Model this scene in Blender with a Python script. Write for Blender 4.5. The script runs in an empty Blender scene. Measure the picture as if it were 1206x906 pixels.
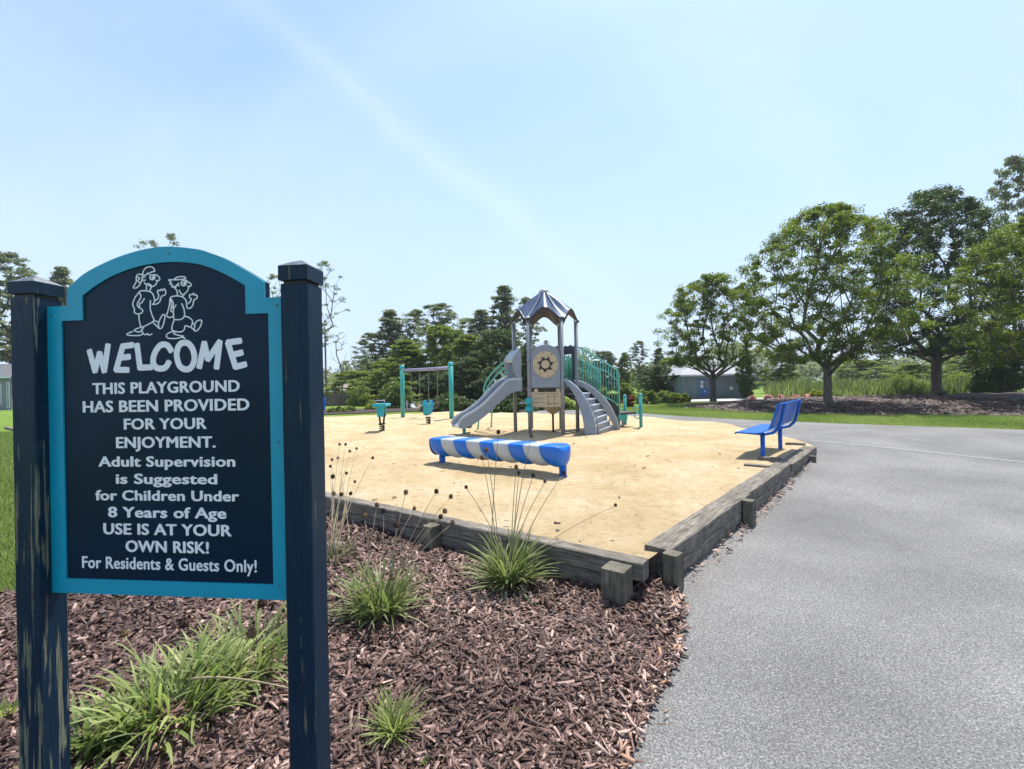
import bpy, bmesh, math, random
import numpy as np
from mathutils import Vector, Matrix, noise as mnoise
random.seed(7)
RNG = np.random.default_rng(7)
SC = bpy.context.scene
COL = SC.collection
R = math.radians
PI = math.pi

# ------------------------------------------------------------------ camera, sky, sun, exposure
CAM = Vector((0, 0, 1.6)); F = 530.0; ROLL = R(1.1)
RV = Vector((math.cos(ROLL), 0, -math.sin(ROLL))); UV = Vector((math.sin(ROLL), 0, math.cos(ROLL)))
cd = bpy.data.cameras.new('camera'); cam = bpy.data.objects.new('camera', cd); COL.objects.link(cam)
cd.sensor_width = 36; cd.lens = 36 * F / 1206; cd.clip_start = 0.05; cd.clip_end = 2000
cam.matrix_world = Matrix(((RV.x, UV.x, 0, CAM.x), (RV.y, UV.y, -1, CAM.y), (RV.z, UV.z, 0, CAM.z), (0, 0, 0, 1)))
SC.camera = cam
SUN_EL, SUN_AZ = R(66), R(28)
w = bpy.data.worlds.new('World'); SC.world = w; w.use_nodes = True
nt = w.node_tree; nt.nodes.clear()
def wn(t, **k):
    n = nt.nodes.new(t)
    for a, b in k.items(): setattr(n, a, b)
    return n
sky = wn('ShaderNodeTexSky', sky_type='NISHITA', sun_disc=False, sun_elevation=SUN_EL, sun_rotation=SUN_AZ,
         altitude=0, air_density=1.0, dust_density=0.6, ozone_density=1.0)
bg = wn('ShaderNodeBackground'); bg.inputs['Strength'].default_value = 0.135
wo = wn('ShaderNodeOutputWorld')
# thin high cirrus: a soft veil plus one long streak, laid over the sky
tc = wn('ShaderNodeTexCoord')
mp = wn('ShaderNodeMapping'); mp.inputs['Rotation'].default_value = (0.3, 0.5, 0.9); mp.inputs['Scale'].default_value = (1.2, 5.0, 2.4)
nz = wn('ShaderNodeTexNoise'); nz.inputs['Scale'].default_value = 1.3; nz.inputs['Detail'].default_value = 6; nz.inputs['Roughness'].default_value = .5
cr = wn('ShaderNodeValToRGB'); cr.color_ramp.elements[0].position = .36; cr.color_ramp.elements[1].position = .85
cr.color_ramp.elements[1].color = (.55, .55, .55, 1)
nt.links.new(tc.outputs['Generated'], mp.inputs['Vector']); nt.links.new(mp.outputs[0], nz.inputs['Vector']); nt.links.new(nz.outputs['Fac'], cr.inputs[0])
def pdir(px, py): return (RV * (px - 603) + UV * (453 - py) + Vector((0, F, 0)))
d1, d2 = pdir(380, 75).normalized(), pdir(665, 305).normalized()
pn = d1.cross(d2).normalized(); mid = (d1 + d2).normalized()
dn = wn('ShaderNodeVectorMath', operation='DOT_PRODUCT'); dn.inputs[1].default_value = pn
nt.links.new(tc.outputs['Generated'], dn.inputs[0])
nz2 = wn('ShaderNodeTexNoise'); nz2.inputs['Scale'].default_value = 5; nz2.inputs['Detail'].default_value = 5
nt.links.new(tc.outputs['Generated'], nz2.inputs['Vector'])
def wm(op, a, b=None, c=None):
    n = wn('ShaderNodeMath', operation=op)
    for i, v in enumerate((a, b, c)):
        if v is None: continue
        if isinstance(v, (int, float)): n.inputs[i].default_value = v
        else: nt.links.new(v, n.inputs[i])
    return n.outputs[0]
wob = wm('MULTIPLY', wm('SUBTRACT', nz2.outputs['Fac'], .5), .09)
dd = wm('ABSOLUTE', wm('ADD', dn.outputs['Value'], wob))
st = wm('MAXIMUM', wm('SUBTRACT', 1.0, wm('DIVIDE', dd, .05)), 0.0)
dm = wn('ShaderNodeVectorMath', operation='DOT_PRODUCT'); dm.inputs[1].default_value = mid
nt.links.new(tc.outputs['Generated'], dm.inputs[0])
lim = wn('ShaderNodeMapRange'); lim.inputs['From Min'].default_value = .86; lim.inputs['From Max'].default_value = .99
nt.links.new(dm.outputs['Value'], lim.inputs['Value'])
st = wm('MULTIPLY', wm('MULTIPLY', wm('POWER', st, 1.5), lim.outputs[0]), .24)
tot = wm('MINIMUM', wm('ADD', wm('MULTIPLY', cr.outputs[0], .55), st), .8)
mx = wn('ShaderNodeMix', data_type='RGBA')
tint = wn('ShaderNodeMix', data_type='RGBA', blend_type='MULTIPLY'); tint.inputs['Factor'].default_value = 1; tint.inputs['B'].default_value = (.90, .98, 1.0, 1)
nt.links.new(sky.outputs[0], tint.inputs['A'])
sz_ = wn('ShaderNodeSeparateXYZ'); nt.links.new(tc.outputs['Generated'], sz_.inputs[0])
el = wn('ShaderNodeMapRange', interpolation_type='SMOOTHSTEP'); el.inputs['From Min'].default_value = 0; el.inputs['From Max'].default_value = .75
el.inputs['To Min'].default_value = .93; el.inputs['To Max'].default_value = .08; nt.links.new(sz_.outputs['Z'], el.inputs['Value'])
hz_ = wn('ShaderNodeMix', data_type='RGBA'); hz_.inputs['B'].default_value = (2.7, 3.35, 4.35, 1)
nt.links.new(tint.outputs['Result'], hz_.inputs['A']); nt.links.new(el.outputs[0], hz_.inputs['Factor']); tint = hz_; nt.links.new(tot, mx.inputs['Factor']); nt.links.new(tint.outputs['Result'], mx.inputs['A'])
mx.inputs['B'].default_value = (3.9, 4.4, 4.9, 1)
nt.links.new(mx.outputs['Result'], bg.inputs['Color']); nt.links.new(bg.outputs[0], wo.inputs[0])
sd = bpy.data.lights.new('sun', 'SUN'); sd.energy = 3.9; sd.angle = R(.5); sd.color = (1, .95, .87)
sun = bpy.data.objects.new('sun', sd); COL.objects.link(sun)
sv = Vector((math.sin(SUN_AZ) * math.cos(SUN_EL), math.cos(SUN_AZ) * math.cos(SUN_EL), math.sin(SUN_EL)))
sun.rotation_euler = sv.to_track_quat('Z', 'Y').to_euler()
SC.view_settings.view_transform = 'Standard'; SC.view_settings.look = 'None'; SC.view_settings.gamma = 1
SC.view_settings.exposure = 0.9

# ------------------------------------------------------------------ survey: where sight lines from the tripod meet the ground
def G(px, py, z=0.0):
    d = pdir(px, py); t = (z - CAM.z) / d.z; return CAM + d * t
def P(px, py, Y):
    return CAM + pdir(px, py) * (Y / F)
def sstep(t): t = max(0, min(1, t)); return t * t * (3 - 2 * t)
def hgt(y): return .22 * sstep((y - 5) / 7)
SZ = .25

# ------------------------------------------------------------------ materials
MATS = {}
def nodes(name):
    m = bpy.data.materials.new(name); m.use_nodes = True; MATS[name] = m
    t = m.node_tree; t.nodes.clear()
    def n(tp, ins=None, **k):
        o = t.nodes.new(tp)
        for a, b in k.items(): setattr(o, a, b)
        for a, b in (ins or {}).items():
            if hasattr(b, 'is_output'): t.links.new(b, o.inputs[a])
            else: o.inputs[a].default_value = b
        return o
    return m, t, n
def ramp(n, fac, stops):
    r = n('ShaderNodeValToRGB', {0: fac}); e = r.color_ramp.elements
    while len(e) < len(stops): e.new(.5)
    for k, (p, c) in enumerate(stops):
        e[k].position = p; e[k].color = (c, c, c, 1) if isinstance(c, (int, float)) else (*c, 1)
    return r.outputs[0]
def pm(name, col, rough=.5, scale=6, amt=.18, bump=.0, bscale=40, metal=0, stretch=(1, 1, 1), col2=None, thr=None, coat=0, spec=.5):
    """generic surface: colour broken up by noise, optional second colour showing through where paint or stone is worn"""
    m, t, n = nodes(name)
    tcn = n('ShaderNodeTexCoord'); mpn = n('ShaderNodeMapping', {0: tcn.outputs['Object'], 'Scale': stretch})
    nz = n('ShaderNodeTexNoise', {'Vector': mpn.outputs[0], 'Scale': scale, 'Detail': 6, 'Roughness': .6})
    lo = tuple(c * (1 - amt) for c in col); hi = tuple(min(1, c * (1 + amt)) for c in col)
    c = ramp(n, nz.outputs['Fac'], [(.3, lo), (.7, hi)])
    if col2:
        n2 = n('ShaderNodeTexNoise', {'Vector': mpn.outputs[0], 'Scale': scale * 2.3, 'Detail': 8, 'Roughness': .7})
        f = ramp(n, n2.outputs['Fac'], [(thr, 0), (thr + .05, 1)])
        mxn = n('ShaderNodeMix', {'Factor': f, 'A': c, 'B': (*col2, 1)}, data_type='RGBA'); c = mxn.outputs['Result']
    b = n('ShaderNodeBsdfPrincipled', {'Base Color': c, 'Roughness': rough, 'Metallic': metal, 'Coat Weight': coat, 'Specular IOR Level': spec})
    if bump:
        n3 = n('ShaderNodeTexNoise', {'Vector': mpn.outputs[0], 'Scale': bscale, 'Detail': 5})
        bp = n('ShaderNodeBump', {'Height': n3.outputs['Fac'], 'Strength': bump, 'Distance': .01}); t.links.new(bp.outputs[0], b.inputs['Normal'])
    o = n('ShaderNodeOutputMaterial', {0: b.outputs[0]})
    return m
def leafmat(name, lo, hi, trans=.35, rough=.55):
    m, t, n = nodes(name)
    at = n('ShaderNodeAttribute', attribute_name='v')
    c = ramp(n, at.outputs['Fac'], [(0, lo), (1, hi)])
    b = n('ShaderNodeBsdfPrincipled', {'Base Color': c, 'Roughness': rough, 'Specular IOR Level': .35})
    hs = n('ShaderNodeHueSaturation', {'Color': c, 'Value': 1.5, 'Saturation': 1.15})
    tr = n('ShaderNodeBsdfTranslucent', {'Color': hs.outputs[0]})
    mx = n('ShaderNodeMixShader', {0: trans, 1: b.outputs[0], 2: tr.outputs[0]})
    n('ShaderNodeOutputMaterial', {0: mx.outputs[0]})
    return m
M = MATS
# asphalt: pale worn aggregate
m, t, n = nodes('asphalt')
tcn = n('ShaderNodeTexCoord'); ob = tcn.outputs['Object']
n1 = n('ShaderNodeTexNoise', {'Vector': ob, 'Scale': 95, 'Detail': 5, 'Roughness': .78})
n2 = n('ShaderNodeTexVoronoi', {'Vector': ob, 'Scale': 150})
n3 = n('ShaderNodeTexNoise', {'Vector': ob, 'Scale': .7, 'Detail': 5, 'Roughness': .55})
c1 = ramp(n, n1.outputs['Fac'], [(.36, (.035, .035, .037)), (.5, (.20, .20, .205)), (.64, (.60, .60, .60))])
vc = n('ShaderNodeSeparateColor', {0: n2.outputs['Color']})
c2 = ramp(n, vc.outputs[0], [(0, (.11, .11, .12)), (.75, (.26, .26, .275)), (1, (.56, .555, .55))])
a1 = n('ShaderNodeMix', {'Factor': .5, 'A': c1, 'B': c2}, data_type='RGBA')
c3 = ramp(n, n3.outputs['Fac'], [(.3, (.56, .545, .515)), (.7, (.90, .875, .815))])
a2 = n('ShaderNodeMix', {'Factor': 1.0, 'A': a1.outputs['Result'], 'B': c3}, data_type='RGBA', blend_type='MULTIPLY')
bs = n('ShaderNodeBsdfPrincipled', {'Base Color': a2.outputs['Result'], 'Roughness': .85, 'Specular IOR Level': .3})
bp = n('ShaderNodeBump', {'Height': n2.outputs['Distance'], 'Strength': .55, 'Distance': .006}); t.links.new(bp.outputs[0], bs.inputs['Normal'])
n('ShaderNodeOutputMaterial', {0: bs.outputs[0]})
# sand: warm, trampled
m, t, n = nodes('sand')
tcn = n('ShaderNodeTexCoord'); ob = tcn.outputs['Object']
n1 = n('ShaderNodeTexNoise', {'Vector': ob, 'Scale': 1.1, 'Detail': 8, 'Roughness': .68})
n2 = n('ShaderNodeTexNoise', {'Vector': ob, 'Scale': 9, 'Detail': 7, 'Roughness': .75})
n4 = n('ShaderNodeTexNoise', {'Vector': ob, 'Scale': 60, 'Detail': 4, 'Roughness': .8})
c1 = ramp(n, n1.outputs['Fac'], [(.3, (.475, .345, .185)), (.5, (.60, .455, .265)), (.7, (.70, .57, .38))])
c2 = ramp(n, n2.outputs['Fac'], [(.32, (.66, .60, .52)), (.46, (.98, .98, .97)), (.7, (1.08, 1.08, 1.1))])
c4 = ramp(n, n4.outputs['Fac'], [(.28, (.55, .5, .42)), (.42, (1, 1, 1)), (.7, (1.1, 1.1, 1.1))])
a1 = n('ShaderNodeMix', {'Factor': .9, 'A': c1, 'B': c2}, data_type='RGBA', blend_type='MULTIPLY')
a2 = n('ShaderNodeMix', {'Factor': .8, 'A': a1.outputs['Result'], 'B': c4}, data_type='RGBA', blend_type='MULTIPLY')
bs = n('ShaderNodeBsdfPrincipled', {'Base Color': a2.outputs['Result'], 'Roughness': .95, 'Specular IOR Level': .2})
vf = n('ShaderNodeTexVoronoi', {'Vector': ob, 'Scale': 3.6, 'Smoothness': .6}, feature='SMOOTH_F1')
vs_ = n('ShaderNodeMath', {0: vf.outputs['Distance'], 1: 1.1}, operation='MULTIPLY')
ad0 = n('ShaderNodeMath', {0: n2.outputs['Fac'], 1: n4.outputs['Fac']}, operation='ADD')
ad = n('ShaderNodeMath', {0: ad0.outputs[0], 1: vs_.outputs[0]}, operation='ADD')
bp = n('ShaderNodeBump', {'Height': ad.outputs[0], 'Strength': .8, 'Distance': .055}); t.links.new(bp.outputs[0], bs.inputs['Normal'])
n('ShaderNodeOutputMaterial', {0: bs.outputs[0]})
# lawn
m, t, n = nodes('grass')
tcn = n('ShaderNodeTexCoord'); ob = tcn.outputs['Object']
n1 = n('ShaderNodeTexNoise', {'Vector': ob, 'Scale': .35, 'Detail': 7, 'Roughness': .65})
n2 = n('ShaderNodeTexNoise', {'Vector': ob, 'Scale': 35, 'Detail': 5, 'Roughness': .8})
c1 = ramp(n, n1.outputs['Fac'], [(.3, (.11, .185, .024)), (.52, (.18, .275, .036)), (.72, (.29, .33, .08))])
c2 = ramp(n, n2.outputs['Fac'], [(.3, .55), (.7, 1.15)])
a1 = n('ShaderNodeMix', {'Factor': .9, 'A': c1, 'B': c2}, data_type='RGBA', blend_type='MULTIPLY')
bs = n('ShaderNodeBsdfPrincipled', {'Base Color': a1.outputs['Result'], 'Roughness': .9, 'Specular IOR Level': .2})
bp = n('ShaderNodeBump', {'Height': n2.outputs['Fac'], 'Strength': .9, 'Distance': .06}); t.links.new(bp.outputs[0], bs.inputs['Normal'])
n('ShaderNodeOutputMaterial', {0: bs.outputs[0]})
# mulch seen from afar, and the soil under the near chips
m, t, n = nodes('mulch')
tcn = n('ShaderNodeTexCoord'); ob = tcn.outputs['Object']
n1 = n('ShaderNodeTexNoise', {'Vector': ob, 'Scale': 22, 'Detail': 6, 'Roughness': .8})
n2 = n('ShaderNodeTexNoise', {'Vector': ob, 'Scale': 1.2, 'Detail': 4})
c1 = ramp(n, n1.outputs['Fac'], [(.32, (.008, .005, .005)), (.52, (.040, .023, .020)), (.74, (.20, .13, .11))])
c2 = ramp(n, n2.outputs['Fac'], [(.35, .7), (.65, 1.3)])
a1 = n('ShaderNodeMix', {'Factor': 1.0, 'A': c1, 'B': c2}, data_type='RGBA', blend_type='MULTIPLY')
bs = n('ShaderNodeBsdfPrincipled', {'Base Color': a1.outputs['Result'], 'Roughness': .9})
bp = n('ShaderNodeBump', {'Height': n1.outputs['Fac'], 'Strength': 1, 'Distance': .06}); t.links.new(bp.outputs[0], bs.inputs['Normal'])
n('ShaderNodeOutputMaterial', {0: bs.outputs[0]})
m, t, n = nodes('chips')
at = n('ShaderNodeAttribute', attribute_name='v')
tcn = n('ShaderNodeTexCoord')
n1 = n('ShaderNodeTexNoise', {'Vector': tcn.outputs['Object'], 'Scale': 260, 'Detail': 3})
c1 = ramp(n, at.outputs['Fac'], [(0, (.028, .014, .011)), (.38, (.090, .048, .038)), (.70, (.24, .145, .118)), (.92, (.48, .35, .30)), (1, (.36, .19, .10))])
c2 = ramp(n, n1.outputs['Fac'], [(.3, .65), (.7, 1.3)])
a1 = n('ShaderNodeMix', {'Factor': 1.0, 'A': c1, 'B': c2}, data_type='RGBA', blend_type='MULTIPLY')
bs = n('ShaderNodeBsdfPrincipled', {'Base Color': a1.outputs['Result'], 'Roughness': .62, 'Specular IOR Level': .4})
n('ShaderNodeOutputMaterial', {0: bs.outputs[0]})
# weathered timber: grain runs along local X
def timber_mat(name, base, dark, pale, moss=0):
    m, t, n = nodes(name)
    tcn = n('ShaderNodeTexCoord'); ob = tcn.outputs['Object']
    mp1 = n('ShaderNodeMapping', {0: ob, 'Scale': (1.6, 28, 28)})
    n1 = n('ShaderNodeTexNoise', {'Vector': mp1.outputs[0], 'Scale': 2.2, 'Detail': 8, 'Roughness': .7})
    n2 = n('ShaderNodeTexNoise', {'Vector': ob, 'Scale': 7, 'Detail': 5})
    c = ramp(n, n1.outputs['Fac'], [(.28, dark), (.45, base), (.68, pale)])
    c2 = ramp(n, n2.outputs['Fac'], [(.3, .6), (.65, 1.15)])
    a = n('ShaderNodeMix', {'Factor': 1.0, 'A': c, 'B': c2}, data_type='RGBA', blend_type='MULTIPLY')
    out = a.outputs['Result']
    if moss:
        n5 = n('ShaderNodeTexNoise', {'Vector': ob, 'Scale': 11, 'Detail': 5})
        f = ramp(n, n5.outputs['Fac'], [(.56, 0), (.75, 1)])
        out = n('ShaderNodeMix', {'Factor': f, 'A': out, 'B': (.085, .10, .035, 1)}, data_type='RGBA').outputs['Result']
    bs = n('ShaderNodeBsdfPrincipled', {'Base Color': out, 'Roughness': .88, 'Specular IOR Level': .25})
    bp = n('ShaderNodeBump', {'Height': n1.outputs['Fac'], 'Strength': .8, 'Distance': .012}); t.links.new(bp.outputs[0], bs.inputs['Normal'])
    n('ShaderNodeOutputMaterial', {0: bs.outputs[0]})
timber_mat('timber', (.155, .135, .11), (.035, .029, .023), (.31, .28, .235))
timber_mat('timber_end', (.13, .115, .085), (.03, .026, .02), (.24, .22, .17), moss=1)
# navy post paint, flaking in vertical streaks to grey-green wood; grain along Z
def paint_mat(name, wear):
    m, t, n = nodes(name)
    tcn = n('ShaderNodeTexCoord'); ob = tcn.outputs['Object']
    mp1 = n('ShaderNodeMapping', {0: ob, 'Scale': (30, 30, 1.5)})
    n1 = n('ShaderNodeTexNoise', {'Vector': mp1.outputs[0], 'Scale': 2.0, 'Detail': 9, 'Roughness': .62})
    n2 = n('ShaderNodeTexNoise', {'Vector': ob, 'Scale': 3.4, 'Detail': 3})
    s = n('ShaderNodeMath', {0: n2.outputs['Fac'], 1: .5}, operation='MULTIPLY')
    sx = n('ShaderNodeSeparateXYZ', {0: ob})
    low = n('ShaderNodeMapRange', {'Value': sx.outputs['Z'], 'From Min': 1.9, 'From Max': .6, 'To Min': -.04, 'To Max': .045})
    s0 = n('ShaderNodeMath', {0: s.outputs[0], 1: low.outputs[0]}, operation='ADD')
    s1 = n('ShaderNodeMath', {0: n1.outputs['Fac'], 1: s0.outputs[0]}, operation='ADD')
    f = ramp(n, s1.outputs[0], [(wear, 0), (wear + .035, 1)])
    mpb = n('ShaderNodeMapping', {0: ob, 'Scale': (90, 90, 4)})
    n3 = n('ShaderNodeTexNoise', {'Vector': mpb.outputs[0], 'Scale': 2, 'Detail': 6, 'Roughness': .7})
    wood = ramp(n, n3.outputs['Fac'], [(.3, (.07, .08, .05)), (.7, (.26, .27, .19))])
    pc = ramp(n, n3.outputs['Fac'], [(.3, (.005, .018, .036)), (.7, (.012, .038, .070))])
    cc = n('ShaderNodeMix', {'Factor': f, 'A': pc, 'B': wood}, data_type='RGBA').outputs['Result']
    rr = n('ShaderNodeMapRange', {'Value': f, 'To Min': .42, 'To Max': .9})
    bs = n('ShaderNodeBsdfPrincipled', {'Base Color': cc, 'Roughness': rr.outputs[0], 'Specular IOR Level': .16})
    hh = n('ShaderNodeMath', {0: n3.outputs['Fac'], 1: f}, operation='SUBTRACT')
    bp = n('ShaderNodeBump', {'Height': hh.outputs[0], 'Strength': .5, 'Distance': .003}); t.links.new(bp.outputs[0], bs.inputs['Normal'])
    n('ShaderNodeOutputMaterial', {0: bs.outputs[0]})
paint_mat('post_worn', .84); paint_mat('post_paint', .91)
pm('cap_paint', (.10, .11, .12), .5, 40, .4, col2=(.26, .27, .26), thr=.55, bump=.2)
pm('panel_navy', (.002, .018, .042), .35, 3, .25, spec=.18)
pm('border_teal', (.002, .34, .50), .38, 5, .06)
pm('letter_white', (.93, .93, .94), .55, 30, .05)
pm('steel_grey', (.22, .235, .26), .42, 8, .12, spec=.5)
pm('grey_plastic', (.215, .245, .295), .42, 5, .10, bump=.05)
pm('grey_plastic_pale', (.38, .42, .47), .5, 5, .10)
pm('roof_blue', (.075, .105, .18), .26, 4, .2, metal=.6)
pm('roof_dark', (.055, .05, .055), .5, 10, .2)
pm('deck_brown', (.045, .032, .028), .7, 12, .2)
pm('tan_plastic', (.46, .375, .25), .6, 14, .1)
pm('black', (.012, .012, .014), .5, 10, .2)
pm('navy_plastic', (.008, .014, .045), .4, 10, .15)
pm('teal_steel', (.035, .34, .30), .38, 8, .12)
pm('teal_rail', (.10, .42, .36), .38, 8, .12)
pm('teal_bright', (.012, .34, .42), .38, 8, .10)
pm('green_plastic', (.10, .32, .10), .5, 8, .12)
pm('rung_white', (.55, .60, .62), .4, 8, .08)
pm('bench_blue', (.002, .105, .47), .42, 9, .12, spec=.35)
pm('log_blue', (.002, .14, .60), .34, 5, .12, coat=.1, bump=.04)
pm('log_white', (.44, .47, .50), .35, 5, .08, coat=.2, bump=.04)
pm('beam_lavender', (.25, .25, .38), .4, 9, .1)
pm('chain', (.22, .22, .22), .4, 30, .2, metal=.6)
pm('concrete', (.50, .48, .46), .85, 5, .12, bump=.15)
pm('shed_wall', (.16, .21, .245), .7, 5, .12, stretch=(6, 6, .6))
pm('shed_roof', (.44, .44, .47), .8, 18, .3, bump=.4)
pm('trim_white', (.62, .66, .70), .5, 5, .08)
pm('door_blue', (.035, .12, .33), .45, 5, .12)
pm('glass', (.10, .13, .16), .08, 3, .2)
pm('house_wall', (.20, .225, .25), .7, 5, .1)
pm('house_tan', (.45, .36, .29), .8, 5, .1)
pm('roof_brown', (.30, .22, .19), .85, 12, .25, bump=.3)
pm('roof_grey', (.11, .115, .125), .85, 12, .25, bump=.3)
pm('fence_wood', (.125, .105, .09), .85, 4, .35, stretch=(8, 8, .5), bump=.3)
pm('bark', (.095, .078, .065), .9, 6, .35, bump=.8, bscale=25, stretch=(1, 1, .3))
pm('bark_pale', (.12, .105, .09), .9, 6, .35, bump=.8, bscale=25, stretch=(1, 1, .3))
pm('stem', (.24, .25, .10), .6, 20, .25)
pm('stem_dry', (.30, .24, .14), .7, 20, .25)
pm('seed', (.040, .020, .012), .85, 90, .6)
pm('seed_pale', (.16, .10, .05), .85, 90, .5)
pm('stone', (.45, .44, .42), .8, 20, .25, bump=.3)
pm('lamp_metal', (.04, .05, .06), .4, 8, .2)
pm('lamp_white', (.75, .75, .72), .4, 8, .05)
leafmat('leaf_zelkova', (.055, .095, .014), (.220, .280, .045), .34)
leafmat('leaf_dark', (.028, .055, .016), (.095, .145, .038), .25)
leafmat('leaf_pine', (.085, .115, .060), (.230, .260, .135), .50)
leafmat('leaf_fir', (.075, .115, .026), (.220, .275, .065), .50)
leafmat('leaf_bush', (.070, .120, .022), (.200, .270, .060), .32)
leafmat('leaf_yellow', (.15, .19, .025), (.34, .36, .06), .35)
leafmat('leaf_red', (.12, .035, .03), (.22, .08, .05), .3)
leafmat('flower_mix', (.45, .05, .04), (.85, .75, .70), .3)
leafmat('blade', (.085, .125, .040), (.290, .325, .125), .35, .45)
leafmat('blade_bright', (.12, .18, .040), (.40, .44, .17), .4, .45)
leafmat('blade_grey', (.10, .13, .055), (.30, .31, .17), .3, .5)
leafmat('reed', (.085, .125, .045), (.29, .33, .12), .35)

# ------------------------------------------------------------------ builders
class MB:
    def __init__(s): s.v = []; s.f = []; s.sm = []
    def add(s, vs, fs, smooth=False):
        o = len(s.v); s.v += [tuple(v) for v in vs]; s.f += [tuple(i + o for i in f) for f in fs]; s.sm += [smooth] * len(fs); return s
    def box(s, lo, hi, mtx=None, ch=0.0):
        lo = Vector(lo); hi = Vector(hi)
        if ch > 0:   # chamfered box: 24 verts via bmesh
            bm = bmesh.new(); bmesh.ops.create_cube(bm, size=1)
            d = hi - lo; c = (hi + lo) / 2
            for v in bm.verts: v.co = Vector((v.co.x * d.x, v.co.y * d.y, v.co.z * d.z)) + c
            bmesh.ops.bevel(bm, geom=list(bm.edges), offset=ch, segments=1, affect='EDGES', profile=.5)
            s.bm(bm, mtx); return s
        vs = [Vector((x, y, z)) for x in (lo.x, hi.x) for y in (lo.y, hi.y) for z in (lo.z, hi.z)]
        if mtx is not None: vs = [mtx @ v for v in vs]
        return s.add(vs, [(0, 1, 3, 2), (4, 6, 7, 5), (0, 4, 5, 1), (2, 3, 7, 6), (0, 2, 6, 4), (1, 5, 7, 3)])
    def bm(s, bm, mtx=None, smooth=False):
        bm.verts.ensure_lookup_table(); bm.verts.index_update()
        vs = [mtx @ v.co if mtx is not None else v.co.copy() for v in bm.verts]
        s.add(vs, [[v.index for v in f.verts] for f in bm.faces], smooth); bm.free(); return s
    def tube(s, path, r, n=8, cap=True, smooth=True, up=None, ell=1.0, closed=False):
        """sweep along a path; r a number or list; ell flattens the section along `up`"""
        p = [Vector(q) for q in path]; k = len(p)
        rs = r if isinstance(r, (list, tuple)) else [r] * k
        prev = None; rings = []
        for i in range(k):
            a = p[i - 1] if (i > 0 or closed) else p[i]; b = p[(i + 1) % k] if (i < k - 1 or closed) else p[i]
            tg = (b - a)
            tg = tg.normalized() if tg.length > 1e-9 else Vector((0, 0, 1))
            if up is not None: u = Vector(up); u = (u - tg * u.dot(tg))
            elif prev is None: u = tg.orthogonal()
            else: u = prev - tg * prev.dot(tg)
            if u.length < 1e-6: u = tg.orthogonal()
            u.normalize(); prev = u; v = tg.cross(u)
            rings.append([p[i] + u * (math.cos(2 * PI * j / n) * rs[i] * ell) + v * (math.sin(2 * PI * j / n) * rs[i]) for j in range(n)])
        vs = [q for rg in rings for q in rg]; fs = []
        for i in range(k if closed else k - 1):
            i2 = (i + 1) % k
            for j in range(n): fs.append((i * n + j, i * n + (j + 1) % n, i2 * n + (j + 1) % n, i2 * n + j))
        s.add(vs, fs, smooth)
        if cap and not closed:
            o = len(s.v) - len(vs)
            s.f += [tuple(o + j for j in reversed(range(n))), tuple(o + (k - 1) * n + j for j in range(n))]; s.sm += [False, False]
        return s
    def prism(s, poly, d, smooth=False):
        """poly: 3D points of one face, d: thickness vector"""
        n = len(poly); p = [Vector(q) for q in poly]; d = Vector(d)
        return s.add(p + [q + d for q in p], [tuple(reversed(range(n))), tuple(range(n, 2 * n))] + [(i, (i + 1) % n, n + (i + 1) % n, n + i) for i in range(n)], smooth)
    def strip(s, top, bot, d):
        """a band between two polylines, given thickness d"""
        k = len(top); T = [Vector(q) for q in top]; B = [Vector(q) for q in bot]; d = Vector(d)
        vs = T + B + [q + d for q in T] + [q + d for q in B]; fs = []
        for i in range(k - 1):
            fs += [(i, i + 1, k + i + 1, k + i), (2 * k + i, 3 * k + i, 3 * k + i + 1, 2 * k + i + 1), (i, 2 * k + i, 2 * k + i + 1, i + 1), (k + i, k + i + 1, 3 * k + i + 1, 3 * k + i)]
        fs += [(0, k, 3 * k, 2 * k), (k - 1, 3 * k - 1, 4 * k - 1, 2 * k - 1)]
        return s.add(vs, fs)
    def sphere(s, c, r, seg=12, rings=8, sc=(1, 1, 1), smooth=True):
        c = Vector(c); vs = [c + Vector((0, 0, r * sc[2]))]; fs = []
        for i in range(1, rings):
            th = PI * i / rings
            for j in range(seg):
                ph = 2 * PI * j / seg
                vs.append(c + Vector((r * sc[0] * math.sin(th) * math.cos(ph), r * sc[1] * math.sin(th) * math.sin(ph), r * sc[2] * math.cos(th))))
        vs.append(c - Vector((0, 0, r * sc[2])))
        for j in range(seg):
            fs.append((0, 1 + j, 1 + (j + 1) % seg))
            fs.append((len(vs) - 1, 1 + (rings - 2) * seg + (j + 1) % seg, 1 + (rings - 2) * seg + j))
        for i in range(rings - 2):
            for j in range(seg): fs.append((1 + i * seg + j, 1 + (i + 1) * seg + j, 1 + (i + 1) * seg + (j + 1) % seg, 1 + i * seg + (j + 1) % seg))
        return s.add(vs, fs, smooth)
    def build(s, name, mat, parent=None, **kw):
        me = bpy.data.meshes.new(name)
        off = Vector((0, 0, 0)); q = parent
        while q is not None: off += q.location; q = q.parent
        me.from_pydata([tuple(Vector(v) - off) for v in s.v], [], s.f)
        me.polygons.foreach_set('use_smooth', s.sm)
        me.materials.append(MATS[mat]); me.update()
        bmx = bmesh.new(); bmx.from_mesh(me); bmesh.ops.recalc_face_normals(bmx, faces=bmx.faces); bmx.to_mesh(me); bmx.free()
        return link(name, me, parent, **kw)
def link(name, me, parent=None, label=None, cat=None, group=None, kind=None):
    o = bpy.data.objects.new(name, me); COL.objects.link(o)
    if parent is not None: o.parent = parent
    return tag(o, label, cat, group, kind)
def tag(o, label=None, cat=None, group=None, kind=None):
    if label: o['label'] = label
    if cat: o['category'] = cat
    if group: o['group'] = group
    if kind: o['kind'] = kind
    return o
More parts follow.
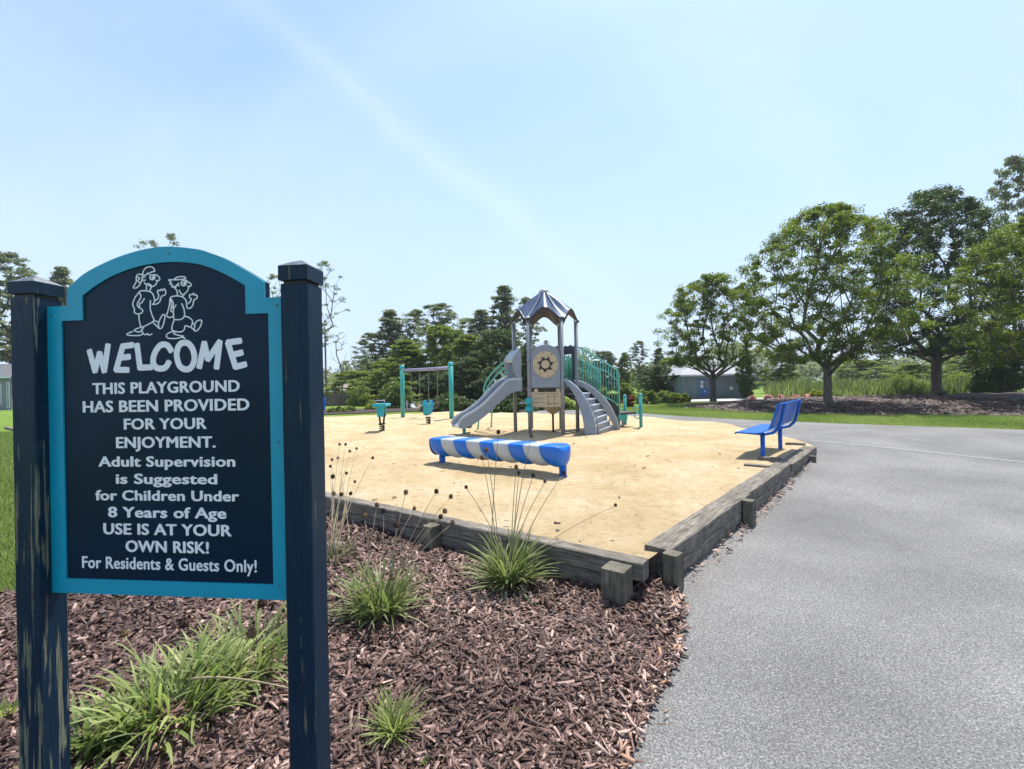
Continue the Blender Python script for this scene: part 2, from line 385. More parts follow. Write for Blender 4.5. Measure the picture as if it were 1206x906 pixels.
def thing(name, loc, label, cat, group=None, rz=0):
    o = link(name, None, None, label, cat, group); o.location = loc; o.rotation_euler = (0, 0, rz); return o
def copy_tree(o, parent=None):
    c = o.copy(); COL.objects.link(c); c.parent = parent
    for ch in o.children: copy_tree(ch, c)
    return c
def kids_local(fn):   # parts modelled round the origin are parented to a thing before it is moved
    return fn
def fastmesh(name, V, Q, mat, v=None, smooth=False):
    me = bpy.data.meshes.new(name); V = np.asarray(V, np.float32); Q = np.asarray(Q, np.int32)
    k = Q.shape[1]
    me.vertices.add(len(V)); me.vertices.foreach_set('co', V.ravel())
    me.loops.add(Q.size); me.loops.foreach_set('vertex_index', Q.ravel())
    me.polygons.add(len(Q)); me.polygons.foreach_set('loop_start', np.arange(0, Q.size, k, dtype=np.int32))
    if smooth: me.polygons.foreach_set('use_smooth', np.ones(len(Q), bool))
    if v is not None:
        a = me.attributes.new('v', 'FLOAT', 'POINT'); a.data.foreach_set('value', np.asarray(v, np.float32))
    me.materials.append(MATS[mat]); me.update(calc_edges=True); me.validate(); return me

# ------------------------------------------------------------------ ground sheets
def sheet(name, pts, z, mat, follow=True, step=.5, y0=4.5, y1=12.5, und=0, kind='structure'):
    bm = bmesh.new(); vs = [bm.verts.new((p[0], p[1], 0)) for p in pts]; bm.faces.new(vs)
    if follow:
        y = y0
        while y < y1:
            bmesh.ops.bisect_plane(bm, geom=bm.verts[:] + bm.edges[:] + bm.faces[:], plane_co=(0, y, 0), plane_no=(0, 1, 0)); y += step
    if und:
        for ax in (0, 1):
            a = min(p[ax] for p in pts); b = max(p[ax] for p in pts); q = a + .45
            while q < b:
                no = (1, 0, 0) if ax == 0 else (0, 1, 0); co = (q, 0, 0) if ax == 0 else (0, q, 0)
                bmesh.ops.bisect_plane(bm, geom=bm.verts[:] + bm.edges[:] + bm.faces[:], plane_co=co, plane_no=no); q += .45
    bmesh.ops.triangulate(bm, faces=bm.faces[:])
    for v in bm.verts:
        v.co.z = z + (hgt(v.co.y) if follow else 0)
        if und: v.co.z += und * mnoise.noise(Vector((v.co.x * .9, v.co.y * .9, 3)))
    bmesh.ops.recalc_face_normals(bm, faces=bm.faces)
    if sum(f.normal.z for f in bm.faces) < 0: bmesh.ops.reverse_faces(bm, faces=bm.faces[:])
    me = bpy.data.meshes.new(name); bm.to_mesh(me); bm.free(); me.materials.append(MATS[mat])
    if und: me.polygons.foreach_set('use_smooth', [True] * len(me.polygons))
    return link(name, me, kind=kind)
sheet('lawn', [(-400, -30), (400, -30), (400, 600), (-400, 600)], -.030, 'grass')
# timber lines
TZ = .28
O0 = G(790, 648, TZ); O1 = G(962, 524.5, TZ)          # outer top edge of the run beside the path
L0 = G(752, 664, TZ); L1 = G(400, 588, TZ)            # front top edge of the run beside the mulch
rdir = (O1 - O0).normalized(); ldir = (L1 - L0).normalized()
rin = Vector((-rdir.y, rdir.x, 0))                    # towards the sand
lin = Vector((ldir.y, -ldir.x, 0))
if rin.x > 0: rin = -rin
if lin.y < 0: lin = -lin
corner_in = L0 + lin * .07
farL = L0 + ldir * 26
BACK = [G(941, 519, SZ), G(905, 509, SZ), G(878, 504.5, SZ), G(853, 498.6, SZ), G(800, 494, SZ), G(742, 491, SZ), G(670, 487.5, SZ), G(600, 485.5, SZ), G(526, 485, SZ), G(473, 487.5, SZ), G(383, 491, SZ), G(200, 496, SZ)]
sheet('sand', [corner_in + rin * .02, O0 + rin * .1, O1 + rin * .07] + BACK + [farL + lin * 3, farL + lin * .05], SZ, 'sand', follow=False, und=.06)
# asphalt: the wide path on the right and the band that runs round behind the sand
asph = [G(738, 906), G(766, 835), G(800, 775), G(806, 712), G(800, 690), O0 + rin * .03, O1 + rin * .05 + rdir * .0] + \
       [Vector((p.x, p.y, 0)) for p in [b + Vector((-.1, -.25, 0)) for b in BACK[:9]]] + \
       [G(500, 484, .22), G(600, 481.5, .22), G(700, 484.0, .22), G(742, 485.7, .22), G(803, 490.3, .22), G(883, 494.6, .22), G(980, 498.6, .22), G(1080, 502, .22), G(1206, 506, .22), (34, 12.5, 0), (34, -4, 0), (.15, -4, 0), (.2, .6, 0)]
sheet('asphalt_path', asph, .0, 'asphalt')
pm('joint_pale', (.27, .265, .255), .85, 9, .2)
ja, jb = G(955, 518.5, .19), G(1206, 541, .13)
jd = (jb - ja); jb = ja + jd * 2.0; jn = Vector((-jd.y, jd.x, 0)).normalized() * .05
sheet('path_joint', [ja - jn, jb - jn, jb + jn, ja + jn], .005, 'joint_pale')
bed = [G(738, 906), G(766, 835), G(800, 775), G(806, 712), G(800, 690), O0 + rin * .32, corner_in + lin * .1, L0 + ldir * .4 + lin * .09, L1 + lin * .02, L0 + ldir * 4.6, (-3.3, 4.8, 0), G(60, 698), G(0, 702), G(-60, 708), (-7, 2.6, 0), (-7, 0, 0), (-6, -2, 0), (.1, -2, 0), (.2, .6, 0)]
sheet('mulch_bed', bed, .008, 'mulch')
# mulch strip and concrete beyond
sheet('mulch_border', [G(383, 488.5, .22), G(470, 485, .22), G(540, 483, .22), G(470, 480.5, .22), G(383, 482.5, .22), G(300, 485, .22), G(300, 492, .22)], .010, 'mulch', follow=False)
bpy.data.objects['mulch_border'].location.z = .22

# berm of dark mulch under the right-hand trees
fr = [G(x, y, .22) for x, y in ((806, 479), (850, 483.5), (900, 486), (952, 488), (1020, 488.5), (1080, 488.5), (1140, 489.2), (1206, 490), (1300, 493), (1420, 498))]
Yb = [23, 24.5, 26, 27, 27, 27, 27, 27, 27, 27]; yb = [475.5, 473, 471, 468.5, 467, 465.5, 463.5, 462, 461, 460]
bk = [P(p[0], y, Y) for p, y, Y in zip(((806, 0), (850, 0), (900, 0), (952, 0), (1020, 0), (1080, 0), (1140, 0), (1206, 0), (1300, 0), (1420, 0)), yb, Yb)]
NB, NR = 10, 14
V = []
def lerp(a, b, t): return a + (b - a) * t
fine = 60
for i in range(fine + 1):
    t = i / fine * (NB - 1); k = min(NB - 2, int(t)); q = t - k
    a = lerp(fr[k], fr[k + 1], q); b = lerp(bk[k], bk[k + 1], q); b.z = max(b.z, .26)
    for j in range(NR + 1):
        s_ = j / NR
        if s_ <= .72:
            u = s_ / .72; p = lerp(a, b, u); p.z = lerp(.2, b.z, sstep(u) ** .7)
        else:
            u = (s_ - .72) / .28; p = b + Vector((.4, 1, 0)).normalized() * 4.5 * u; p.z = lerp(b.z, .16, sstep(u))
        p.z = lerp(.17, p.z, min(1, i / 10)); p.z += .07 * mnoise.noise(Vector((p.x * 1.1, p.y * 1.1, 0))) * min(1, 3 * s_)
        V.append(tuple(p))
Q = [(i * (NR + 1) + j, (i + 1) * (NR + 1) + j, (i + 1) * (NR + 1) + j + 1, i * (NR + 1) + j + 1) for i in range(fine) for j in range(NR)]
link('mulch_berm', fastmesh('mulch_berm', V, Q, 'mulch', smooth=True), kind='structure')
# concrete walk in front of the pump shed
wk = sheet('concrete_walk', [P(812, 470, 30), P(812, 470, 33.2), P(870, 470, 33.6), P(930, 470, 33.6), P(960, 470, 31), P(900, 470, 29.6)], .235, 'concrete', follow=False)
# ------------------------------------------------------------------ mulch chips (countless): one object
def inside(px, py, poly):
    x = px; y = py; c = np.zeros(len(x), bool); n_ = len(poly)
    for i in range(n_):
        x1, y1 = poly[i][0], poly[i][1]; x2, y2 = poly[(i + 1) % n_][0], poly[(i + 1) % n_][1]
        cond = ((y1 > y) != (y2 > y)) & (x < (x2 - x1) * (y - y1) / (y2 - y1 + 1e-12) + x1); c ^= cond
    return c
def chips(name, poly, dens_fn, n_try, rng_box, size=1.0, zf=None):
    xs = RNG.uniform(rng_box[0], rng_box[1], n_try); ys = RNG.uniform(rng_box[2], rng_box[3], n_try)
    keep = inside(xs, ys, poly) & (RNG.random(n_try) < dens_fn(xs, ys)); xs = xs[keep]; ys = ys[keep]; N = len(xs)
    far = np.clip((np.hypot(xs, ys) - 2) / 4, 0, 1)
    L = np.where(RNG.random(N) < .07, RNG.uniform(.022, .048, N), RNG.gamma(2.2, .0078, N).clip(.004, .05)) * size * (1 + .7 * far); W = L * RNG.uniform(.08, .30, N); W = W.clip(.0014, .0078) * (1 + .7 * far); T = W * RNG.uniform(.10, .28, N)
    yaw = RNG.uniform(0, 2 * PI, N); pit = RNG.normal(0, .28, N); rol = RNG.normal(0, .5, N)
    cx, sx = np.cos(yaw), np.sin(yaw); cp, sp = np.cos(pit), np.sin(pit); cr_, sr = np.cos(rol), np.sin(rol)
    ax = np.stack([cx * cp, sx * cp, sp], 1); ay0 = np.stack([-sx, cx, 0 * sx], 1); az0 = np.cross(ax, ay0)
    ay = ay0 * cr_[:, None] + az0 * sr[:, None]; az = -ay0 * sr[:, None] + az0 * cr_[:, None]
    h = .22 * np.clip((ys - 5) / 7, 0, 1) ** 2 * (3 - 2 * np.clip((ys - 5) / 7, 0, 1))
    z = h + .012 + RNG.random(N) * .022 + np.abs(sp) * L * .5 + .012 * np.sin(xs * 3.1 + 1) * np.cos(ys * 2.7)
    if zf is not None: z = z + zf(xs, ys)
    c = np.stack([xs, ys, z], 1)
    vs = np.zeros((N, 8, 3)); sg = [(-1, -.55, 0), (-1.0, .35, 0), (1, .5, 0), (.9, -.4, 0), (-.9, -.3, 1), (-.7, .5, 1), (.8, .6, 1), (1.0, -.5, 1)]
    for k, (a, b, d) in enumerate(sg):
        j = RNG.uniform(.75, 1.2, (N, 3))
        vs[:, k] = c + ax * (a * L * j[:, 0])[:, None] + ay * (b * W * 2 * j[:, 1])[:, None] + az * (d * T * 2)[:, None]
    base = (np.arange(N) * 8)[:, None, None]
    q = np.array([(4, 5, 6, 7), (0, 4, 7, 3), (1, 2, 6, 5), (0, 1, 5, 4), (3, 7, 6, 2)])[None] + base
    val = np.clip(RNG.beta(2, 2.6, N) + .12 * mn2(xs, ys), 0, .97)
    edge = edgeness(xs, ys); val = np.where(RNG.random(N) < edge * .55, RNG.uniform(.9, 1, N), val)
    me = fastmesh(name, vs.reshape(-1, 3), q.reshape(-1, 4), 'chips', np.repeat(val, 8))
    return link(name, me, kind='stuff', label='shredded brown bark mulch chips covering the planting bed', cat='mulch')
def mn2(x, y): return np.sin(x * 2.3 + 1.3 * np.sin(y * 1.7)) * np.cos(y * 2.9 + x)
be = [G(806, 712), G(800, 775), G(766, 835), G(738, 906), Vector((.2, .6, 0))]
def edgeness(x, y):
    d = np.full(len(x), 9.0)
    for a, b in zip(be[:-1], be[1:]):
        vx, vy = b.x - a.x, b.y - a.y; t_ = np.clip(((x - a.x) * vx + (y - a.y) * vy) / (vx * vx + vy * vy), 0, 1)
        d = np.minimum(d, np.hypot(x - a.x - t_ * vx, y - a.y - t_ * vy))
    return np.clip(1 - d / .13, 0, 1)
spill = [Vector((p.x, p.y, 0)) for p in [Vector(b) for b in bed]]
chips('mulch_chips', spill, lambda x, y: np.clip(1.25 - np.hypot(x, y) / 9, .25, 1) * (np.abs(x) < 1.25 * y + .3), 560000, (-5.5, 1.2, .7, 6.2))
# ------------------------------------------------------------------ the welcome sign
SO = Vector((-1.653, 1.485, 0)); SE = Vector((.9945, -.1045, 0)); SN = Vector((.1045, .9945, 0))
def S(px, py, d=.039):
    r = pdir(px, py); t = ((SO - CAM).dot(SN) + d) / r.dot(SN); p = CAM + r * t - SO
    return p.dot(SE), p.z
def W3(t, z, d): return SO + SE * t + SN * d + Vector((0, 0, z))
sign = thing('welcome_sign', SO + SE * .52 + SN * .045, 'navy playground welcome sign with arched teal border between two flaking navy posts', 'sign')
WID = .089
def frame(t, d=0): # matrix from sign-local (x along board, y back, z up) to world
    o = W3(t, 0, d); return Matrix(((SE.x, SN.x, 0, o.x), (SE.y, SN.y, 0, o.y), (0, 0, 1, o.z), (0, 0, 0, 1)))
for k, (t0, pk, cf0, cf1, pt, px, mt_) in enumerate(((0, 320.5, 332, 346, 350.5, 28, 'post_worn'), (.9487, 302.5, 313, 330, 334, 348, 'post_paint'))):
    Y = 1.485 if k == 0 else 1.386
    zp = P(px, pt, Y).z; z0 = P(px, cf1, Y).z; z1 = P(px, cf0, Y).z
    mtx = frame(t0)
    # post as a stack of slightly uneven rings with eased arris
    b = MB(); n_ = 26; ring = []
    for i in range(n_ + 1):
        z = lerp(-.35, zp, i / n_); e = .004
        pts = [(e, 0), (WID - e, 0), (WID, e), (WID, WID - e), (WID - e, WID), (e, WID), (0, WID - e), (0, e)]
        ring.append([mtx @ Vector((x + random.uniform(-.0006, .0006), y + random.uniform(-.0006, .0006), z)) for x, y in pts])
    vs = [q for r_ in ring for q in r_]
    b.add(vs, [(i * 8 + j, i * 8 + (j + 1) % 8, i * 8 + 8 + (j + 1) % 8, i * 8 + 8 + j) for i in range(n_) for j in range(8)] + [tuple(n_ * 8 + j for j in range(8))])
    post = b.build('post', mt_, sign, label='heavily flaking navy post with bare wood streaks' if k == 0 else 'navy painted post with a few thin cracks')
    MB().box((.008, .008, zp), (WID - .008, WID - .008, z0), mtx).build('cap_neck', 'black', post)
    c = MB(); e = .003; a0, a1 = -e, WID + e; m_ = WID / 2; zq = z1 + .020
    base = [(a0, a0), (a1, a0), (a1, a1), (a0, a1)]; i1 = .026; top = [(a0 + i1, a0 + i1), (a1 - i1, a0 + i1), (a1 - i1, a1 - i1), (a0 + i1, a1 - i1)]
    vv = [Vector((x, y, z0)) for x, y in base] + [Vector((x, y, z1)) for x, y in base] + [Vector((x, y, z1 + .017)) for x, y in top] + [Vector((m_, m_, z1 + .027))]
    c.add([mtx @ v for v in vv], [(3, 2, 1, 0)] + [(i, (i + 1) % 4, 4 + (i + 1) % 4, 4 + i) for i in range(4)] + [(4, 5, 6, 7)])
    cb = c.build('post_cap', 'post_worn' if k else 'post_paint', post); c = MB(); vv = [v + Vector((0, 0, .0006)) for v in vv]
    c.add([mtx @ v for v in vv], [(4 + i, 4 + (i + 1) % 4, 8 + (i + 1) % 4, 8 + i) for i in range(4)] + [(8 + i, 8 + (i + 1) % 4, 12) for i in range(4)])
    c.build('cap_top', 'cap_paint', cb)
outer = [(57, 362.2), (78.6, 361), (78.6, 341), (96, 324.7), (116, 313), (142.6, 301.5), (172.5, 293.2), (199, 290.5), (232, 293.6), (250, 299), (265.3, 305), (291.9, 319.9), (311, 332), (311.6, 349), (331, 349), (334, 705.2), (62, 699.6)]
inner = [(72, 379.5), (97.2, 378.5), (97.2, 348.6), (112.8, 336.3), (132.7, 324.7), (159.2, 314.8), (185.7, 309.8), (212.3, 308.7), (238.8, 312.5), (265.3, 323), (288.6, 336.3), (289.4, 367.5), (316.9, 367.5), (320.9, 687.2), (78.3, 683)]
def to_board(pts): return [S(*p) for p in pts]
OUT = to_board(outer); INN = to_board(inner)
def arch(A, i0, i1, n=7):     # round the digitised arch off with a spline
    seg = A[i0:i1 + 1]; out = []
    for i in range(len(seg) - 1):
        p0 = seg[max(i - 1, 0)]; p1 = seg[i]; p2 = seg[i + 1]; p3 = seg[min(i + 2, len(seg) - 1)]
        for k in range(n):
            u = k / n; out.append(tuple(.5 * ((2 * p1[a]) + (-p0[a] + p2[a]) * u + (2 * p0[a] - 5 * p1[a] + 4 * p2[a] - p3[a]) * u * u + (-p0[a] + 3 * p1[a] - 3 * p2[a] + p3[a]) * u ** 3) for a in (0, 1)))
    return A[:i0] + out + A[i1:]
x0, x1 = WID, .9487
OUT = [(x0, p[1]) if i in (0, 16) else ((x1, p[1]) if i in (14, 15) else p) for i, p in enumerate(OUT)]
zb = (OUT[15][1] + OUT[16][1]) / 2; OUT[15] = (x1, zb); OUT[16] = (x0, zb)
zs = (OUT[0][1] + OUT[14][1]) / 2; OUT[0] = (x0, zs); OUT[1] = (OUT[1][0], zs); OUT[14] = (x1, zs); OUT[13] = (OUT[13][0], zs)
xi0 = (INN[0][0] + INN[14][0]) / 2; xi1 = (INN[12][0] + INN[13][0]) / 2; zi = (INN[13][1] + INN[14][1]) / 2; zj = (INN[0][1] + INN[12][1]) / 2
INN[0] = (xi0, zj); INN[1] = (INN[1][0], zj); INN[11] = (INN[10][0], zj); INN[2] = (INN[1][0], INN[2][1]); INN[12] = (xi1, zj); INN[13] = (xi1, zi); INN[14] = (xi0, zi)
OUT = arch(OUT, 2, 12); INN = arch(INN, 2, 10)
MB().prism([W3(t, z, .044) for t, z in OUT], SN * .022).build('panel', 'panel_navy', sign)
# border ring, proud of the panel
bm = bmesh.new()
def loopv(pts, d): return [bm.verts.new(W3(t, z, d)) for t, z in pts]
vo = loopv(OUT, .039); vi = loopv(INN, .039)
eo = [bm.edges.new((vo[i], vo[(i + 1) % len(vo)])) for i in range(len(vo))]; ei = [bm.edges.new((vi[i], vi[(i + 1) % len(vi)])) for i in range(len(vi))]
bmesh.ops.triangle_fill(bm, edges=eo + ei, use_beauty=True)
r = bmesh.ops.extrude_face_region(bm, geom=bm.faces[:]); bmesh.ops.translate(bm, verts=[g for g in r['geom'] if isinstance(g, bmesh.types.BMVert)], vec=SN * .006)
MB().bm(bm).build('border', 'border_teal', sign)
for px, py in ((60.5, 372), (64.5, 519), (68, 666), (326, 360), (328, 520), (329, 690), (199, 299)):
    t, z = S(px, py); b = MB(); b.tube([W3(t, z, .0385), W3(t, z, .0365)], .0032, 8); b.build('screw', 'cap_paint', sign)
# lettering
def cap_h(off):
    c = bpy.data.curves.new('t', 'FONT'); c.body = 'H'; c.offset = off; o = bpy.data.objects.new('t', c); COL.objects.link(o); me = o.to_mesh()
    h = max(v.co.y for v in me.vertices), min(v.co.y for v in me.vertices); o.to_mesh_clear(); bpy.data.objects.remove(o); bpy.data.curves.remove(c); return h
def text_line(body, xl, xr, ybase, ycap, off=0.0, bold=.030, wgap=.24):
    """one printed line, its words each a raised part; heavy weight comes from struck-over copies a hair apart in depth"""
    xm = (xl + xr) / 2; zbase = S(xm, ybase)[1]; zcap = S(xm, ycap)[1]; t0 = S(xl, ybase)[0]; t1 = S(xr, ybase)[0]
    c = bpy.data.curves.new('t', 'FONT'); c.body = body; c.offset = off; c.extrude = .5; c.space_character = 1.04; c.resolution_u = 3
    o = bpy.data.objects.new('t', c); COL.objects.link(o); me = o.to_mesh()
    vs = [v.co.copy() for v in me.vertices]; fs = [tuple(p.vertices) for p in me.polygons]
    o.to_mesh_clear(); bpy.data.objects.remove(o); bpy.data.curves.remove(c)
    hi, lo = cap_h(off); hi += bold * .6; lo -= bold * .6; a = min(v.x for v in vs) - bold; b_ = max(v.x for v in vs) + bold
    sx = (t1 - t0) / (b_ - a); sz = (zcap - zbase) / (hi - lo)
    # words: intervals along x
    iv = sorted((min(vs[i].x for i in f), max(vs[i].x for i in f)) for f in fs); words = [list(iv[0])]
    for p, q in iv[1:]:
        if p - words[-1][1] > wgap: words.append([p, q])
        else: words[-1][1] = max(words[-1][1], q)
    for w0, w1 in words:
        b = MB(); ids = {}; kv = []; kf = []
        for f in fs:
            if w0 - 1e-4 <= min(vs[i].x for i in f) <= w1 + 1e-4:
                g = []
                for i in f:
                    if i not in ids: ids[i] = len(kv); kv.append(vs[i])
                    g.append(ids[i])
                kf.append(g)
        for k, (dx, dy) in enumerate(((0, 0), (bold, 0), (-bold, 0), (bold * .5, bold * .6), (-bold * .5, -bold * .6), (bold * .5, -bold * .6), (-bold * .5, bold * .6))):
            b.add([W3(t0 + (v.x + dx - a) * sx, zbase + (v.y + dy - lo) * sz, .0434 - .0001 * k - v.z * .0016) for v in kv], kf)
        b.build('word', 'letter_white', sign)
text_line('THIS PLAYGROUND', 107.5, 281.5, 463.0, 449.5)
text_line('HAS BEEN PROVIDED', 96.2, 292.9, 484.8, 471)
text_line('FOR YOUR', 144.7, 242.3, 505.8, 492.8)
text_line('ENJOYMENT.', 135.5, 253, 527.8, 514.6)
text_line('Adult Supervision', 114.6, 276.2, 550.0, 537.8)
text_line('is Suggested', 135.2, 254.8, 570.5, 558.5)
text_line('for Children Under', 111, 280.6, 590.4, 578.2)
text_line('8 Years of Age', 126, 265.6, 610.6, 598)
text_line('USE IS AT YOUR', 120.5, 271.7, 631, 617.8)
text_line('OWN RISK!', 146.7, 245, 651.6, 638)
text_line('For Residents & Guests Only!', 95.5, 301.5, 672.2, 658, bold=.018)
ZOFF = [0]
def strokes(name, pls, wpx, d0, ell=.28, conv=None, n=8, smooth_n=0):
    b = MB()
    for pl in pls:
        pts = [S(*conv(*q)) for q in pl]
        if smooth_n and len(pts) > 2: pts = arch(pts, 0, len(pts) - 1, smooth_n) + []
        ZOFF[0] += 1; jit = (ZOFF[0] % 7) * .00008
        wr = wpx / 530 * 1.47 / 2
        P3 = [W3(t, z, d0 - jit) for t, z in pts]
        if (P3[0] - P3[-1]).length < .0015 and len(P3) > 3: b.tube(P3[:-1], wr, n, up=SN, ell=ell, closed=True)
        else:
            b.tube(P3, wr, n, up=SN, ell=ell)
            for q in (P3[0], P3[-1]): b.sphere(q, wr, 8, 5, sc=(1, ell + .15, 1))
    return b.build(name, 'letter_white', sign)
cz = lambda x, y: (x / 3.015, y / 3.015 + 270)
wel = [[(313, 432), (333, 505)], [(333, 503), (349, 440)], [(349, 440), (366, 505)], [(366, 503), (379, 412)],
       [(432, 415), (408, 500)], [(430, 416), (466, 411)], [(420, 457), (455, 453)], [(408, 499), (450, 500)],
       [(482, 410), (493, 494)], [(493, 492), (533, 490)],
       [(604, 432), (590, 412), (566, 412), (545, 440), (540, 475), (556, 494), (582, 492), (596, 472)],
       [(640, 405), (662, 404), (680, 425), (687, 460), (676, 490), (655, 498), (634, 485), (624, 450), (628, 420), (640, 405)],
       [(704, 490), (722, 404)], [(722, 404), (735, 462)], [(735, 462), (777, 400)], [(777, 400), (766, 492)],
       [(806, 404), (833, 490)], [(806, 402), (850, 396)], [(820, 447), (855, 438)], [(833, 489), (868, 480)]]
def fat(pls, w_):
    b = MB(); r_ = w_ / 2
    for pl in pls:
        pl = [S(*cz(*q)) for q in pl]
        if len(pl) > 4: pl = arch(pl, 0, len(pl) - 1, 3)
        for (p, q) in zip(pl[:-1], pl[1:]):
            ZOFF[0] += 1; d = .0430 - (ZOFF[0] % 9) * .00007; dx, dz = q[0] - p[0], q[1] - p[1]; L = math.hypot(dx, dz); dx /= L; dz /= L; e = r_ * .72
            cs = [(-r_ * .55 , -r_ * .8), (-r_ * .15, -r_), (L + r_ * .15, -r_), (L + r_ * .6, -r_ * .7), (L + r_ * .6, r_ * .75), (L + r_ * .1, r_), (-r_ * .2, r_), (-r_ * .6, r_ * .7)]
            b.prism([W3(p[0] + u * dx - v_ * dz, p[1] + u * dz + v_ * dx, d) for u, v_ in cs], SN * .0012)
    return b.build('letter', 'letter_white', sign)
for l0, l1 in ((0, 4), (4, 8), (8, 10), (10, 11), (11, 12), (12, 16), (16, 20)): fat(wel[l0:l1], .0198)
cf = lambda x, y: (x / 8.238 + 130, y / 8.238 + 300)
def circ(x, y, r_, n_=14): return [(x + r_ * math.cos(2 * PI * k / n_), y + r_ * math.sin(2 * PI * k / n_)) for k in range(n_ + 1)]
girl = [[(300, 200), (308, 160), (335, 125), (375, 115), (408, 128), (420, 160)], [(300, 200), (335, 195), (352, 175), (360, 190), (385, 168), (420, 160)],
        circ(397, 218, 24), circ(402, 220, 8), [(420, 190), (450, 205), (467, 228), (462, 248), (432, 248)], [(443, 250), (432, 285), (402, 306), (372, 304), (345, 280)], [(385, 295), (370, 290), (362, 280)],
        [(300, 192), (262, 188), (240, 210), (240, 260), (210, 318), (242, 320), (272, 292), (296, 240), (300, 200)], [(250, 215), (275, 225), (255, 250), (272, 270)], [(325, 215), (300, 225), (305, 250), (328, 245)],
        [(318, 270), (338, 300), (336, 350)], [(388, 310), (374, 340), (374, 358)], [(270, 360), (300, 348), (375, 358), (405, 390), (418, 440), (410, 470)],
        [(395, 480), (430, 480), (468, 455), (484, 405), (520, 388), (526, 355), (512, 330), (496, 348), (484, 332), (472, 350), (452, 342), (446, 365), (458, 395), (446, 430), (420, 445)],
        [(270, 360), (228, 415), (205, 480), (222, 525), (222, 560), (262, 575), (300, 556), (296, 530), (262, 508), (250, 475), (285, 410), (272, 372)], [(318, 425), (295, 465), (275, 470), (272, 500)],
        [(378, 445), (376, 520), (395, 590), (412, 640), (345, 682), (290, 700), (272, 650), (264, 575)], [(400, 655), (462, 716)], [(412, 638), (452, 652)],
        [(462, 716), (455, 670), (478, 610), (502, 580), (518, 592), (510, 650), (488, 710), (462, 716)],
        [(310, 705), (275, 748), (232, 742), (222, 728), (290, 702)], [(205, 745), (150, 768), (165, 782), (270, 784), (300, 765), (298, 742)], [(305, 765), (330, 778), (350, 765), (362, 782), (392, 770)]]
boy = [[(600, 242), (645, 215), (705, 212), (718, 232), (660, 240), (600, 244)], [(600, 242), (552, 243), (582, 268), (562, 280), (592, 292), (582, 310), (622, 306), (650, 275)],
       circ(700, 274, 25), circ(706, 276, 8), [(722, 245), (742, 262), (772, 282), (768, 304), (740, 304)], [(752, 308), (738, 350), (700, 385), (676, 376), (658, 345)], [(655, 300), (632, 292), (625, 315)],
       [(608, 315), (636, 350), (640, 395)], [(703, 388), (688, 408)], [(568, 430), (580, 408), (640, 398), (690, 410), (722, 440), (730, 478)], [(580, 430), (600, 470), (592, 520)],
       [(728, 478), (735, 516), (765, 518), (792, 485), (800, 442), (832, 418), (826, 388), (806, 392), (798, 372), (782, 388), (762, 385), (757, 412), (776, 432), (748, 472)],
       [(568, 430), (560, 500), (545, 555), (535, 590), (565, 610), (602, 592), (596, 556), (576, 545), (582, 500), (578, 440)], [(682, 475), (705, 530), (708, 595), (672, 628), (610, 630)], [(625, 490), (602, 530), (606, 620)],
       [(608, 632), (588, 690), (592, 735), (660, 750), (702, 732), (718, 688), (768, 702), (786, 642), (745, 605), (710, 598)], [(768, 702), (802, 730)], [(785, 665), (808, 675)],
       [(802, 735), (815, 662), (848, 636), (876, 640), (865, 692), (830, 738), (802, 735)], [(612, 742), (552, 760), (532, 792), (560, 812), (640, 812), (700, 792)], [(625, 745), (602, 765), (650, 782), (700, 790)], [(680, 800), (715, 812)]]
strokes('drawn_girl', girl, 1.7, .0436, ell=.4, conv=cf, n=6, smooth_n=3)
strokes('drawn_boy', boy, 1.7, .0436, ell=.4, conv=cf, n=6, smooth_n=3)

# ------------------------------------------------------------------ landscape timbers
def timber_mesh(L, w_, h_, seed, end_ch=.006):
    rnd = random.Random(seed); n_ = max(4, int(L / .12)); c = .010
    prof = [(-w_ / 2 + c, -h_ / 2), (w_ / 2 - c, -h_ / 2), (w_ / 2, -h_ / 2 + c), (w_ / 2, h_ / 2 - c), (w_ / 2 - c, h_ / 2), (-w_ / 2 + c, h_ / 2), (-w_ / 2, h_ / 2 - c), (-w_ / 2, -h_ / 2 + c)]
    vs = []; bow = rnd.uniform(-.006, .006); j0 = [[rnd.uniform(-1, 1) for _ in prof] for _ in range(n_ + 1)]
    for i in range(n_ + 1):
        x = L * (i / n_) - L / 2; s_ = 1 - (.05 if i in (0, n_) else 0)
        for k, (y, z) in enumerate(prof):
            vs.append((x, y * s_ + bow * math.sin(PI * i / n_) + .0028 * j0[i][k], z * s_ + .0028 * j0[i][(k + 3) % 8]))
    fs = [(i * 8 + j, i * 8 + (j + 1) % 8, i * 8 + 8 + (j + 1) % 8, i * 8 + 8 + j) for i in range(n_) for j in range(8)] + [tuple(reversed(range(8))), tuple(n_ * 8 + j for j in range(8))]
    me = bpy.data.meshes.new('timber'); me.from_pydata(vs, [], fs); me.materials.append(M['timber']); me.update()
    bx = bmesh.new(); bx.from_mesh(me); bmesh.ops.recalc_face_normals(bx, faces=bx.faces); bx.to_mesh(me); bx.free(); return me
def run(parent, a, d, n_off, L, z, w_, h_, seed, name='timber'):
    """lay a timber of length L from a along d, its axis offset by n_off"""
    me = timber_mesh(L, w_, h_, seed); o = link(name, me, parent)
    c = a + d * L / 2 + n_off; o.location = Vector((c.x, c.y, z)) - parent.location
    o.rotation_euler = (0, 0, math.atan2(d.y, d.x)); return o
def stake(parent, c, top, s_, seed, rz, lab=None):
    me = timber_mesh(top + .3, s_, s_, seed); me.materials[0] = M['timber_end']; o = link('stake', me, parent, label=lab)
    o.location = Vector((c.x, c.y, (top - .3) / 2)) - parent.location; o.rotation_euler = (0, PI / 2, rz); return o
